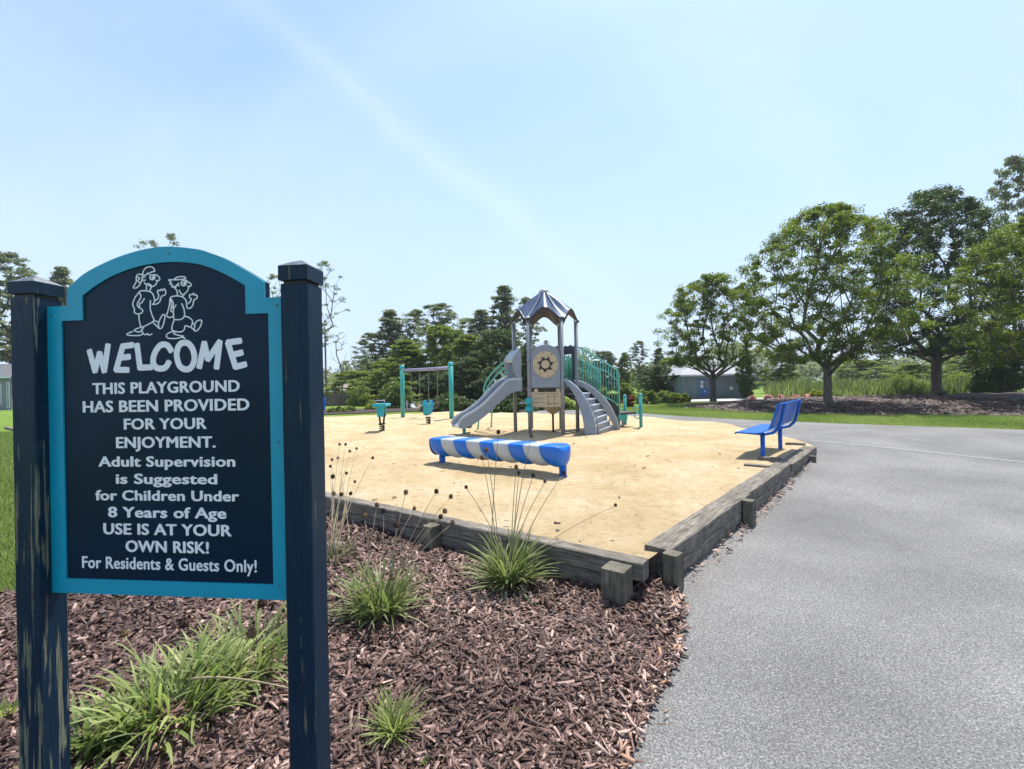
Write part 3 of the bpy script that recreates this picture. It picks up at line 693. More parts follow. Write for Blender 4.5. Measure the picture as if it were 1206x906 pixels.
ra = math.atan2(rdir.y, rdir.x); la = math.atan2(ldir.y, ldir.x)
te = thing('timber_edging', O0, 'weathered grey timber edging beside the asphalt path, two beams high', 'timber edging')
Ltot = (O1 - O0).length
a = O0 + rdir * 0
segs = [(2.35, 0), (2.42, .012), (Ltot - 4.79, -.008)]
q = 0
for k, (L, off) in enumerate(segs):
    run(te, a + rdir * q, rdir, rin * (.115 + off), L - .006, .208 - .012 * (k == 2), .225, .140, 30 + k); q += L
q = 0
for k, L in enumerate((1.25, 2.44, Ltot - 3.75)):
    run(te, a + rdir * (q + .01), rdir, rin * .116, L - .006, .066, .222, .140, 40 + k); q += L
def along(px, base, d):   # distance along a line whose ground point is seen at column px
    k = (px - 603) / F
    return (k * base.y - base.x) / (d.x - k * d.y)
stake(te, O0 - rin * .048 - rdir * .035 + rin * .02, .275, .125, 51, ra, 'mossy square stake at the corner')
for px, tp in ((879, .27), (955, .20)):
    c = O0 - rin * .058; c = c + rdir * along(px, c, rdir); stake(te, c, tp, .115, px, ra)
for px in (893, 908, 938):
    c = O0 + rin * .33; s_ = along(px, c, rdir); run(te, O0 + rdir * s_ + rin * .20, rin, Vector((0, 0, 0)), .34, .20, .12, .13, px, 'tie_back').location.z += .035
tl = thing('timber_edging', L0, 'weathered grey timber edging between the mulch bed and the sand', 'timber edging')
q = -.02 - ((corner_in - L0).length * 0)
start = L0 - ldir * 0.0
q = -.03
for k in range(11):
    L = 2.4; run(tl, start + ldir * q, ldir, lin * (.07 + .008 * math.sin(k * 2.1)), L - .006, .208 + .004 * math.cos(k), .140, .140, 60 + k)
    run(tl, start + ldir * (q + .3), ldir, lin * .072, L - .006, .066, .136, .140, 80 + k); q += L
for px, tp in ((722, .262), (505, .25)):
    c = L0 - lin * (.095 if px > 600 else .07); c = c + ldir * along(px, c, ldir); stake(tl, c, tp, .18 if px > 600 else .13, px, la)

# ------------------------------------------------------------------ blue and white log seat
A = G(521, 545, SZ); B = G(663, 560, SZ)
ax = (B - A).normalized(); nb = Vector((-ax.y, ax.x, 0))
def on_axis(px):
    q = A + ax * along(px, A, ax); return Vector((q.x, q.y, 0))
log = thing('striped_log', (A + B) / 2, 'long blue and white striped roller log standing on two blue legs in the sand', 'play log')
ends = on_axis(514) , on_axis(661.5)
LG = (ends[1] - ends[0]).length; zt = .70; hw = .215; dp = .335
prof = []
for k in range(7): prof.append((-hw + .03 + (2 * hw - .06) * k / 6, .004 * math.sin(PI * k / 6)))
prof = [(x, z) for x, z in prof]
arcp = []
for k in range(15):
    th = PI * k / 14; arcp.append((hw * math.cos(th) * (1 if True else 1), -.045 - (dp - .045) * math.sin(th) ** .82))
prof = [(-hw + .004, -.018), (-hw + .03, 0)] + prof[1:-1] + [(hw - .03, 0), (hw - .004, -.018)] + arcp
NPR = len(prof)
nseg = 9; SGN = -1 if nb.y > 0 else 1
for s_ in range(nseg):
    vs = []; ns = 8
    for i in range(ns + 1):
        u = i / ns; blg = .885 + .115 * math.sin(PI * min(1, max(0, u))) ** .6
        for (y, z) in prof:
            depth = -z / dp; xx = LG * (s_ + u) / nseg
            sh = .085 * max(0, depth) ** 1.5 - .03 * (y / hw) * SGN; xx2 = min(LG, max(0, xx + sh * (0 if (s_ == 0 and i == 0) or (s_ == nseg - 1 and i == ns) else 1)))
            base = ends[0] + ax * xx2; vs.append(base + nb * y * blg + Vector((0, 0, zt + (z * blg if z < -.03 else z - .004 * (1 - blg) * 10))))
    b = MB(); b.add(vs, [(i * NPR + j, i * NPR + (j + 1) % NPR, (i + 1) * NPR + (j + 1) % NPR, (i + 1) * NPR + j) for i in range(ns) for j in range(NPR)], True)
    b.add(vs[:NPR], [tuple(range(NPR))]); b.add(vs[-NPR:], [tuple(range(NPR))])
    b.build('band', 'log_blue' if s_ % 2 == 0 else 'log_white', log)
for e, dr in ((0, -1), (1, 1)):    # domed end caps
    b = MB(); rings = []
    for i in range(5):
        u = i / 4; sc_ = math.cos(u * PI / 2 * .96)
        rings += [ends[e] + ax * dr * (.002 + .075 * math.sin(u * PI / 2)) + nb * y * .93 * sc_ + Vector((0, 0, zt - dp * .42 + (z + dp * .42) * .93 * sc_)) for y, z in prof]
    b.add(rings, [(i * NPR + j, i * NPR + (j + 1) % NPR, (i + 1) * NPR + (j + 1) % NPR, (i + 1) * NPR + j) for i in range(4) for j in range(NPR)] + [tuple(4 * NPR + j for j in range(NPR))], True)
    b.build('end_cap', 'log_blue', log)
for pt in (A, B):
    b = MB(); b.tube([pt + Vector((0, 0, -.2)), pt + Vector((0, 0, .25))], .055, 14); b.build('leg', 'bench_blue', log)

# ------------------------------------------------------------------ blue benches
def build_bench(root):
    def J(x):
        return [Vector((x, -.36, .415)), Vector((x, -.15, .405)), Vector((x, .04, .40)), Vector((x, .16, .43)), Vector((x, .245, .52)), Vector((x, .29, .66)), Vector((x, .35, .95))]
    def rot(b, name, mat='bench_blue'):
        return b.build(name, mat, root)
    # seat and back are dished perforated sheets with rolled edges
    for nm, pr in (('seat', [(-.40, .405), (-.385, .432), (-.36, .44), (-.2, .432), (-.05, .435), (.02, .452), (.035, .44), (.02, .428), (-.05, .412), (-.2, .410), (-.36, .415), (-.38, .398)]),
                   ('backrest', [(.125, .535), (.145, .525), (.215, .73), (.27, .94), (.31, .955), (.325, .94), (.30, .915), (.245, .72), (.175, .52), (.15, .505)])):
        L = 1.83; ns = 10; vs = []
        for i in range(ns + 1):
            x = -L / 2 + L * i / ns
            for y, z in pr: vs.append((x, y, z + (0)))
        k = len(pr); b = MB(); b.add(vs, [(i * k + j, i * k + (j + 1) % k, (i + 1) * k + (j + 1) % k, (i + 1) * k + j) for i in range(ns) for j in range(k)] + [tuple(range(k)), tuple(ns * k + j for j in range(k))]); rot(b, nm)
    for x in (-BL / 2, BL / 2):
        b = MB(); b.tube([(x, 0, -.3), (x, 0, .41)], .037, 12); rot(b, 'leg')
        b = MB(); p = J(x); q_ = [p[0]]
        for i in range(len(p) - 1):
            for u in (.33, .66, 1): q_.append(p[i].lerp(p[i + 1], u))
        b.tube(q_, .026, 8); rot(b, 'bracket')
b1, b2 = G(898.6, 538.3, SZ), G(919, 527.3, SZ)
BL = (b2 - b1).length
bench = thing('park_bench', (0, 0, 0), 'bright blue metal bench on two legs at the sand corner beside the path timbers', 'bench', 'blue benches round the play area')
build_bench(bench)
bench.location = (b1 + b2) / 2; bench.rotation_euler = (0, 0, math.atan2((b2 - b1).y, (b2 - b1).x) + PI)
if (bench.matrix_basis.to_3x3() @ Vector((0, -1, 0))).x > 0: bench.rotation_euler[2] += PI
bc = copy_tree(bench); bc['label'] = 'blue bench far behind the right sign post, only its end showing'
bc.location = P(352, 470, 17.2); bc.location.z = SZ; bc.rotation_euler = (0, 0, R(8))

# ------------------------------------------------------------------ play tower
TC = Vector((.96, 12.85, 0)); HR = .886
def HV(k, z=0): a_ = R(-4 - 60 * k); return TC + Vector((math.cos(a_) * HR, math.sin(a_) * HR, z))
# k: 0 C right, 1 B front right, 2 A front left, 3 E far left, 4 F back left, 5 D back right
ZD = 1.50; ZTOP = 3.38
tw = thing('play_tower', TC + Vector((0, 0, SZ)), 'grey and teal playground tower with pointed metal roof, curved slide and climbers', 'play structure')
for k in range(6):
    v = HV(k)
    b = MB(); b.tube([v + Vector((0, 0, SZ - .3)), v + Vector((0, 0, ZTOP))], .052, 14); ps = b.build('post', 'steel_grey', tw)
    b = MB(); b.sphere(v + Vector((0, 0, ZTOP)), .07, 12, 8, (1, 1, .7)); b.build('post_cap', 'trim_white', ps)
    for zc in (ZD - .02, 2.25):
        b = MB(); b.tube([v + Vector((0, 0, zc - .035)), v + Vector((0, 0, zc + .035))], .062, 14); b.build('collar', 'steel_grey', ps)
b = MB(); b.prism([TC + (HV(k) - TC) * .97 + Vector((0, 0, ZD - .09)) for k in range(6)], (0, 0, .09)); b.build('deck', 'deck_brown', tw)
# roof: six arched gores with wavy eaves
PK = TC + Vector((0, 0, 4.24)); NG = 16; NS_ = 12
for k in range(6):
    a_, c_ = HV(k), HV((k + 1) % 6); a_ = TC + (a_ - TC) * 1.10; c_ = TC + (c_ - TC) * 1.10
    a_.z = c_.z = ZTOP - .03; b = MB(); out = ((a_ + c_) / 2 - TC); out.z = 0; out.normalize(); vs = []
    for i in range(NS_ + 1):
        s_ = i / NS_
        for j in range(NG + 1):
            u = j / NG; e = a_.lerp(c_, u); pk = PK + (e - PK) * .085; pk.z = PK.z
            arc = math.sin(PI * u) ** 2
            e2 = e + Vector((0, 0, .31 * arc)) - out * .01 * arc
            p = pk.lerp(e2, s_); sag = .05 * math.sin(PI * s_)
            p.z -= sag * (1 - arc * 1.0); p += out * (.03 * arc * math.sin(PI * s_ * .9)); vs.append(p)
    n1_ = len(vs); vs2 = [p - Vector((0, 0, .028)) for p in vs]; W_ = NG + 1
    fs = [(i * W_ + j, i * W_ + j + 1, (i + 1) * W_ + j + 1, (i + 1) * W_ + j) for i in range(NS_) for j in range(NG)]
    b.add(vs, fs, True); gore = b.build('roof_panel', 'roof_blue', tw)
    b = MB(); b.add(vs2, [tuple(reversed(f)) for f in fs], True); b.build('roof_lining', 'roof_dark', gore)
    b = MB(); b.tube([vs[NS_ * W_ + j] - Vector((0, 0, .012)) for j in range(W_)], .022, 6); b.build('eave_trim', 'navy_plastic', gore)
    b = MB(); b.tube([vs[i * W_] + Vector((0, 0, .004)) for i in range(NS_ + 1)], .020, 6); b.build('hip_trim', 'steel_grey', gore)
b = MB(); b.tube([PK - Vector((0, 0, .06)), PK + Vector((0, 0, -.0)), PK + Vector((0, 0, .05)), PK + Vector((0, 0, .09))], [.15, .14, .10, .02], 14); b.build('roof_finial', 'grey_plastic_pale', tw)
# front panel between the two front posts
def edge_frame(k0, k1, inset=0):
    a_, c_ = HV(k0), HV(k1); d = (c_ - a_); L = d.length; d.normalize(); n_ = Vector((d.y, -d.x, 0)); mid_ = (a_ + c_) / 2 - TC
    if n_.dot(Vector((mid_.x, mid_.y, 0))) < 0: n_ = -n_
    return a_, d, n_, L
a_, d_, n_, L_ = edge_frame(2, 1)
zl, zh = 1.50, 2.62
pts = [(.06, zl), (L_ - .06, zl), (L_ - .06, 2.35)] + [(L_ / 2 + (L_ / 2 - .06) * math.cos(t), 2.35 + .30 * math.sin(t)) for t in [PI * q / 12 for q in range(1, 12)]] + [(.06, 2.35)]
b = MB(); b.prism([a_ + d_ * t + n_ * .01 + Vector((0, 0, z)) for t, z in pts], n_ * .04); fp = b.build('front_panel', 'grey_plastic', tw)
cc = a_ + d_ * (L_ / 2) + Vector((0, 0, 2.12)); rr = .355
def disc(c, r_, th, n0, k=28, sx=1): return MB().prism([c + d_ * (r_ * sx * math.cos(2 * PI * q / k)) + Vector((0, 0, r_ * math.sin(2 * PI * q / k))) for q in range(k)], n0 * th)
disc(cc + n_ * .05, rr, .02, n_, sx=.95).build('tan_disc', 'tan_plastic', fp)
star = []
for q in range(14):
    th = 2 * PI * q / 14; r_ = .235 if q % 2 == 0 else .145; star.append(cc + n_ * .072 + d_ * (r_ * math.cos(th + .25 * (q % 2 == 0))) + Vector((0, 0, r_ * math.sin(th + .25 * (q % 2 == 0)))))
MB().prism(star, n_ * .010).build('gear_ring', 'black', fp)
disc(cc + n_ * .084, .112, .010, n_, 20).build('gear_hub', 'tan_plastic', fp)
for q in range(8):
    th = 2 * PI * q / 8 + .2; p = cc + d_ * (.31 * math.cos(th) * .95) + Vector((0, 0, .31 * math.sin(th)))
    b = MB(); b.tube([p + n_ * .07, p + n_ * .082], .014, 8); b.build('bolt', 'black', fp)
# winged crest on the back panel
a5, d5, n5, L5 = edge_frame(4, 5)
zw = 2.2
b = MB(); pts = [(.06, 1.55), (L5 - .06, 1.55), (L5 - .06, 2.62), (L5 + .02, 2.78), (L5 - .3, 2.66), (L5 / 2 - .1, 2.72), (.2, 2.66), (.06, 2.55)]
b.prism([a5 + d5 * t + n5 * .01 + Vector((0, 0, z)) for t, z in pts], n5 * .04); b.build('back_panel', 'grey_plastic', tw)
# lower shop-counter panel with its grooves
lz0, lz1 = .98, 1.38
b = MB(); b.prism([a_ + d_ * t + n_ * .0 + Vector((0, 0, z)) for t, z in ((.05, lz0), (L_ - .05, lz0), (L_ - .05, lz1), (.05, lz1))], n_ * .04); lp = b.build('lower_panel', 'tan_plastic', tw)
for t0_, t1_, z0_, z1_ in ((.12, .40, 1.10, 1.11), (.12, .40, 1.20, 1.21), (.45, .78, 1.06, 1.07), (.45, .78, 1.26, 1.27), (.50, .51, 1.02, 1.3), (.66, .67, 1.02, 1.3), (.12, .78, 1.33, 1.338)):
    b = MB(); b.prism([a_ + d_ * t + n_ * .04 + Vector((0, 0, z)) for t, z in ((t0_, z0_), (t1_, z0_), (t1_, z1_), (t0_, z1_))], n_ * .004); b.build('groove', 'deck_brown', lp)
for t in (.18, L_ - .12):
    b = MB(); b.box((-.05, -.02, 1.38), (.05, .02, 1.47), Matrix.Translation(a_ + d_ * t)); b.build('bracket', 'tan_plastic', lp)
# drum hanging under the deck
dc = TC + Vector((.0, .1, 0)); dc = P(651, 480, 12.75); dc.z = 0
b = MB(); b.tube([dc + Vector((0, 0, z)) for z in (.98, .93, .82, .76, .74)], [.25, .26, .17, .08, .05], 16); b.build('drum', 'tan_plastic', tw)
b = MB(); b.tube([dc + Vector((0, 0, .15)), dc + Vector((0, 0, .76))], .03, 10); b.build('drum_stem', 'black', tw)
# teal talking balls on the front left post
for z in (1.14, .93):
    b = MB(); b.sphere(HV(2) + n_ * .13 + d_ * -.02 + Vector((0, 0, z)), .105, 16, 10); b.build('spinner_ball', 'teal_bright', tw)
b = MB(); b.tube([HV(2) + Vector((0, 0, 1.1)), HV(2) - d_ * .28 + Vector((0, 0, 1.1))], .025, 8); b.build('grip', 'grey_plastic_pale', tw)
# navy arch panel on the back right edge
a_, d_, n_, L_ = edge_frame(0, 5)
zl, zh = 1.52, 2.70
def pan(pts, th, off, name, mat, par=tw):
    return MB().prism([a_ + d_ * t + n_ * off + Vector((0, 0, z)) for t, z in pts], n_ * th).build(name, mat, par)
np_ = pan([(.05, zl), (.22, zl), (.22, 2.45), (.05, 2.45)], .04, .0, 'arch_panel', 'navy_plastic')
pan([(L_ - .22, zl), (L_ - .05, zl), (L_ - .05, 2.45), (L_ - .22, 2.45)], .04, .0, 'jamb', 'navy_plastic', np_)
pan([(.05, 2.452), (L_ - .05, 2.452), (L_ - .05, 2.70), (L_ - .18, 2.66), (L_ - .3, 2.72), (L_ / 2, 2.68), (.3, 2.72), (.18, 2.66), (.05, 2.70)], .04, .0, 'arch_head', 'navy_plastic', np_)
pan([(.30, 1.75), (.38, 1.72), (.46, 1.80), (.50, 2.0), (.44, 2.1), (.42, 2.3), (.35, 2.3), (.33, 2.1), (.27, 2.0)], .02, .02, 'green_figure', 'green_plastic')
for k in range(5):
    t = .25 + k * .09; b = MB(); b.tube([a_ + d_ * t + Vector((0, 0, 1.5)), a_ + d_ * t + Vector((0, 0, 2.42))], .014, 6); b.build('bar', 'teal_rail', tw)
# side barrier (back left), teal bars
# hood at the slide mouth
sm0, sm1 = HV(2), HV(3); SW = .56; SU = Vector((-.27, .50, 0)).normalized()
hd = [(604, 424), (607, 418), (612.5, 412), (614, 416), (614, 447), (609.5, 449), (606.5, 437)]
for off in (0, SW - .05):
    b = MB(); b.prism([P(x, y, 12.12) + SU * off for x, y in hd], SU * .05); b.build('hood_side', 'grey_plastic', tw)
b = MB(); q_ = [P(x, y, 12.12) + SU * .055 for x, y in ((604, 424), (607, 418), (612.5, 412))]; b.strip([p + Vector((0, 0, .006)) for p in q_], [p + Vector((.05, 0, -.06)) for p in q_], SU * (SW - .11)); b.build('hood_top', 'grey_plastic_pale', tw)
# slide: two rolled sides and a curved bed
top = [(615, 447), (605, 446.5), (598, 449), (592, 454), (585, 461.5), (577, 470), (568, 478), (559, 484.5), (550, 489.5), (545, 493), (542, 497), (540.5, 501)]
bot = [(615, 461), (606, 461.5), (600, 465), (593, 470), (586, 476.5), (579, 483.5), (571, 490.5), (563, 496.5), (556, 501), (551, 503.8), (546, 505), (541.5, 504.8)]
T3 = [P(x, y, 12.1) for x, y in top]; B3 = [P(x, y, 12.1) for x, y in bot]
def dense(pts, n=4):
    o_ = []
    for i in range(len(pts) - 1):
        p0 = pts[max(0, i - 1)]; p1, p2 = pts[i], pts[i + 1]; p3 = pts[min(len(pts) - 1, i + 2)]
        for k in range(n):
            u = k / n; o_.append(.5 * (2 * p1 + (p2 - p0) * u + (2 * p0 - 5 * p1 + 4 * p2 - p3) * u * u + (3 * p1 - p0 - 3 * p2 + p3) * u ** 3))
    return o_ + [pts[-1]]
T3 = dense(T3); B3 = dense(B3)
b = MB(); b.strip([t.lerp(o, .42) + SU * .02 for t, o in zip(T3, B3)], [t.lerp(o, .60) + SU * .02 + Vector((0, 0, -.02)) for t, o in zip(T3, B3)], SU * (SW - .04)); slide = b.build('slide_bed', 'grey_plastic_pale', tw)
for off in (0, SW - .05):
    b = MB(); b.strip([p + SU * off for p in T3], [p + SU * off for p in B3], SU * .05); b.build('slide_side', 'grey_plastic', slide)
    b = MB(); b.tube([p + SU * (off + .025) for p in T3], .042, 10); b.build('slide_rail', 'grey_plastic_pale', slide)  # paler plastic puts the highlight along the rail into its colour
b = MB(); f0 = P(546.5, 500, 12.5); b.tube([Vector((f0.x, f0.y, SZ - .2)), f0], .045, 10); b.build('slide_foot', 'teal_steel', slide)
b = MB(); q1 = P(549, 499, 12.3); b.box(q1 + Vector((-.09, 0, -.13)), q1 + Vector((.12, .5, 0))); b.build('slide_bracket', 'deck_brown', slide)
# curved arch climber, teal rails and pale loops, behind the slide
gA, gB = G(562, 504.5, SZ), G(578, 503, SZ)
def arc3(p0, p1, z0, z1, n=18, bulge=1.9):
    o_ = []
    for i in range(n + 1):
        u = i / n; th = u * PI / 2; p = p0.lerp(p1, math.sin(th)); p.z = z1 + (z0 - z1) * math.cos(th) ** 1.0; o_.append(p)
    return o_
e3, e4 = HV(3), HV(4)
top3 = P(600, 424, 12.95); top4 = P(600, 431, 13.4)
m3 = P(569, 462, 13.9); m4 = P(566.4, 471.5, 14.0)
def bez(p0, c0, c1, p1, n=20): return [p0 * (1 - u) ** 3 + c0 * 3 * u * (1 - u) ** 2 + c1 * 3 * u * u * (1 - u) + p1 * u ** 3 for u in [i / n for i in range(n + 1)]]
rail1 = bez(P(602, 423, 13.0), P(588, 428, 13.1), P(571, 446, 13.3), P(569.5, 459, 13.4))
rail2 = bez(P(602, 430, 13.0), P(590, 434, 13.1), P(576, 448, 13.3), P(566, 474, 13.5)) + [G(562, 504.8, SZ) + Vector((0, 0, -.2))]
rail3 = bez(P(612, 428, 13.7), P(600, 431, 13.8), P(586, 444, 14.0), P(580, 474, 14.1)) + [G(578, 502.6, SZ) + Vector((0, 0, -.2))]
for rl, nm in ((rail1, 'guard_rail'), (rail2, 'climber_rail'), (rail3, 'climber_rail')):
    b = MB(); b.tube(rl, .026, 8); b.build(nm, 'teal_rail', tw)
b = MB(); b.tube([rail1[-1], rail2[17]], .026, 8); b.build('guard_rail', 'teal_rail', tw)
for i in (3, 7, 11, 15, 19):
    p, q_ = rail2[i], rail3[i]; dn_ = Vector((.10, 0, -.16)); b = MB(); b.tube([p, p + dn_ * .9, (p + q_) / 2 + dn_ * 1.1, q_ + dn_ * .9, q_], .022, 8); b.build('rung', 'rung_white', tw)
# curved step climber on the front right edge
Bv, Cv = HV(1), HV(0)
Nn, Ff = G(696, 513.5, SZ), G(724, 506, SZ)
nearO = [P(x, y, Y) for x, y, Y in ((662.4, 448, 12.02), (669, 454, 11.95), (674.8, 462.5, 11.9), (679.5, 472, 11.85), (683.5, 483, 11.8), (686.5, 495, 11.7), (689, 513, 11.65))]
nearI = [P(x, y, Y) for x, y, Y in ((664.5, 446.5, 12.02), (673, 451.5, 11.95), (682, 460, 11.9), (689.5, 470.5, 11.85), (696, 484, 11.8), (700, 497, 11.7), (702, 513, 11.65))]
farO = [P(x, y, Y) for x, y, Y in ((675.6, 448, 12.75), (688, 451.5, 12.75), (701, 459.5, 12.8), (711.5, 469.5, 12.85), (719.5, 481, 12.9), (725.5, 494, 12.95), (729.3, 506, 13.0))]
farI = [P(x, y, Y) for x, y, Y in ((676.5, 450.5, 12.75), (687, 456.2, 12.75), (698, 465, 12.8), (707, 475.5, 12.85), (715, 487.5, 12.9), (720.5, 498, 12.95), (723.5, 507.0, 13.0))]
nearO, nearI, farO, farI = map(dense, (nearO, nearI, farO, farI))
b = MB(); b.strip(nearI, nearO, (.02, .06, 0)); sg_ = b.build('step_side', 'grey_plastic', tw)
b = MB(); b.tube([p + Vector((.01, .03, 0)) for p in nearI], .030, 8); b.build('side_lip', 'grey_plastic_pale', sg_)
b = MB(); b.strip(farO, farI, (.02, .06, 0)); sg_ = b.build('step_side', 'grey_plastic', tw)
b = MB(); b.tube([p + Vector((.01, .03, 0)) for p in farO], .030, 8); b.build('side_lip', 'grey_plastic_pale', sg_)
ntr = 7
def at_z(pts, z):
    for i in range(len(pts) - 1):
        if (pts[i].z - z) * (pts[i + 1].z - z) <= 0:
            u = (pts[i].z - z) / (pts[i].z - pts[i + 1].z + 1e-9); return pts[i].lerp(pts[i + 1], u)
    return pts[-1].copy()
for k in range(ntr):
    z = SZ + (1.46 - SZ) * (k + .8) / (ntr + .6)
    pn_ = at_z(nearI, z); pf = at_z(farI, z); across = (pf - pn_); outd = Vector((across.y, -across.x, 0)).normalized()
    if outd.x < 0: outd = -outd
    pn_ = pn_ + Vector((.02, .06, 0)) ; w1 = .20; f0, f1 = pn_ + outd * .07 * 1.6, pf + outd * .02
    zz = z; w1 = .24; hr_ = (1.46 - SZ) / (ntr + .6)
    quad = [Vector((f0.x, f0.y, zz)), Vector((f1.x, f1.y, zz)), Vector((f1.x - outd.x * w1, f1.y - outd.y * w1, zz)), Vector((f0.x - outd.x * w1, f0.y - outd.y * w1, zz))]
    b = MB(); b.prism([q - outd * 0 for q in quad], (0, 0, -.03)); tr_ = b.build('tread', 'grey_plastic_pale', tw)
    q2 = [Vector((f0.x, f0.y, zz - .03)), Vector((f1.x, f1.y, zz - .03)), Vector((f1.x, f1.y, max(SZ - .02, zz - hr_))), Vector((f0.x, f0.y, max(SZ - .02, zz - hr_)))]
    b = MB(); b.prism([p - outd * .03 for p in q2], -outd * .03); b.build('riser', 'grey_plastic', tr_)
# stair with teal balusters down to the transfer platform
Dv = HV(5); sd_ = Vector((math.cos(R(26)), math.sin(R(26)), 0))
Lst = 1.44; zb0, zb1 = 1.50, .80
for (s0, nm) in ((Cv, 0), (Dv, 1)):
    s0 = Vector((s0.x, s0.y, 0)) + sd_ * .06
    zt0 = 2.62 if nm == 0 else 2.62; zt1 = 1.93
    top_ = [s0 + Vector((0, 0, zt0)), s0 + sd_ * .12 + Vector((0, 0, zt0)), s0 + sd_ * (Lst - .05) + Vector((0, 0, zt1 + .03)), s0 + sd_ * Lst + Vector((0, 0, zt1 - .06)), s0 + sd_ * Lst + Vector((0, 0, SZ - .2))]
    b = MB(); b.tube(top_, .024, 8); hr = b.build('handrail', 'teal_rail', tw)
    b = MB(); b.tube([s0 + Vector((0, 0, 2.30)), s0 + sd_ * .6 + Vector((0, 0, 2.05)), s0 + sd_ * 1.0 + Vector((0, 0, 1.93)), s0 + sd_ * Lst + Vector((0, 0, 1.62))], .018, 8); b.build('mid_rail', 'teal_rail', hr)
    b = MB(); b.tube([s0 + Vector((0, 0, 1.62)), s0 + sd_ * Lst + Vector((0, 0, .93))], .020, 8); b.build('bottom_rail', 'teal_rail', hr)
    for k in range(14):
        u = (k + .6) / 14.3; p = s0 + sd_ * (Lst * u); b = MB(); b.tube([p + Vector((0, 0, lerp(1.62, .93, u))), p + Vector((0, 0, lerp(zt0, zt1, max(0, (u - .08) / .92))))], .0105, 6); b.build('baluster', 'teal_rail', tw)
    b = MB(); p0 = s0; b.prism([p0 + Vector((0, 0, 1.5)), p0 + sd_ * Lst + Vector((0, 0, .88)), p0 + sd_ * Lst + Vector((0, 0, .58)), p0 + Vector((0, 0, 1.28))], Vector((-sd_.y, sd_.x, 0)) * .03); b.build('stringer', 'black', tw)
for k in range(5):
    u = (k + .5) / 5; p = Vector((Cv.x, Cv.y, 0)) + sd_ * (.06 + Lst * u); q_ = Vector((Dv.x, Dv.y, 0)) + sd_ * (.06 + Lst * u); z = lerp(1.36, .66, u)
    b = MB(); b.prism([p - sd_ * .15 + Vector((0, 0, z)), p + sd_ * .15 + Vector((0, 0, z)), q_ + sd_ * .15 + Vector((0, 0, z)), q_ - sd_ * .15 + Vector((0, 0, z))], (0, 0, -.05)); b.build('stair_tread', 'black', tw)
p = Vector((Cv.x, Cv.y, 0)) + sd_ * (Lst + .08); nn = Vector((-sd_.y, sd_.x, 0))
zpl = P(735, 486.5, 13.4).z
b = MB(); b.prism([p + Vector((0, 0, zpl)), p + sd_ * .62 + Vector((0, 0, zpl)), p + sd_ * .62 + nn * .85 + Vector((0, 0, zpl)), p + nn * .85 + Vector((0, 0, zpl))], (0, 0, -.06)); tp_ = b.build('transfer_platform', 'deck_brown', tw)
b = MB(); b.prism([p + Vector((0, 0, zpl - .06)), p + sd_ * .28 + Vector((0, 0, zpl - .06)), p + sd_ * .28 + Vector((0, 0, zpl - .24)), p + Vector((0, 0, zpl - .24))], nn * .5); b.build('platform_skirt', 'teal_steel', tp_)
for s_, t_ in ((.18, .1), (.5, .7)):
    q_ = p + sd_ * s_ + nn * t_; b = MB(); b.tube([q_ + Vector((0, 0, .05)), q_ + Vector((0, 0, zpl - .06))], .035, 10); b.build('platform_leg', 'steel_grey', tp_)

# ------------------------------------------------------------------ grab posts right of the tower
for px, yb_, yt, lab in ((755, 503.5, 464, 'nearer teal balance post with loop handle right of the tower'), (736.5, 499.5, 465.5, 'farther teal post just behind the transfer platform')):
    g = G(px, yb_, SZ); zt_ = P(px, yt, g.y).z; gp = thing('grab_post', g, lab, 'play post', 'teal grab posts')
    b = MB(); b.tube([g + Vector((0, 0, -.3)), g + Vector((0, 0, zt_ - SZ - .03))], .048, 12); b.build('post', 'teal_steel', gp)
    b = MB(); b.sphere(g + Vector((0, 0, zt_ - SZ - .03)), .060, 12, 8, (1, 1, .8)); b.build('cap', 'teal_bright', gp)
    for hz in (.42, .62) if px > 740 else (.5,):
        b = MB(); c0 = g + Vector((0, 0, hz)); b.tube([c0, c0 + Vector((-.16, -.05, 0)), c0 + Vector((-.22, -.07, -.07)), c0 + Vector((-.16, -.05, -.14)), c0 + Vector((0, 0, -.14))], .018, 8); b.build('handle', 'teal_steel', gp)

# ------------------------------------------------------------------ swing set
s1, s2 = G(474.6, 491, SZ), G(532, 493.5, SZ)
zs1 = P(473, 434, s1.y).z; zs2 = P(530, 429.5, s2.y).z; zsw = (zs1 + zs2) / 2
sw = thing('swing_set', (s1 + s2) / 2, 'teal swing frame with two thick posts and a lavender top beam', 'swing set')
for g in (s1, s2):
    b = MB(); b.tube([g + Vector((0, 0, -.3)), g + Vector((0, 0, zsw - SZ + .02))], .095, 14); ps = b.build('post', 'teal_steel', sw)
    b = MB(); b.sphere(g + Vector((0, 0, zsw - SZ + .03)), .12, 12, 8, (1, 1, .8)); b.build('post_cap', 'teal_bright', ps)
b = MB(); b.tube([s1 + Vector((0, 0, zsw - SZ - .12)), s2 + Vector((0, 0, zsw - SZ - .12))], .065, 12); b.build('top_beam', 'beam_lavender', sw)
dd_ = (s2 - s1).normalized(); Ls = (s2 - s1).length; back = Vector((-dd_.y, dd_.x, 0))
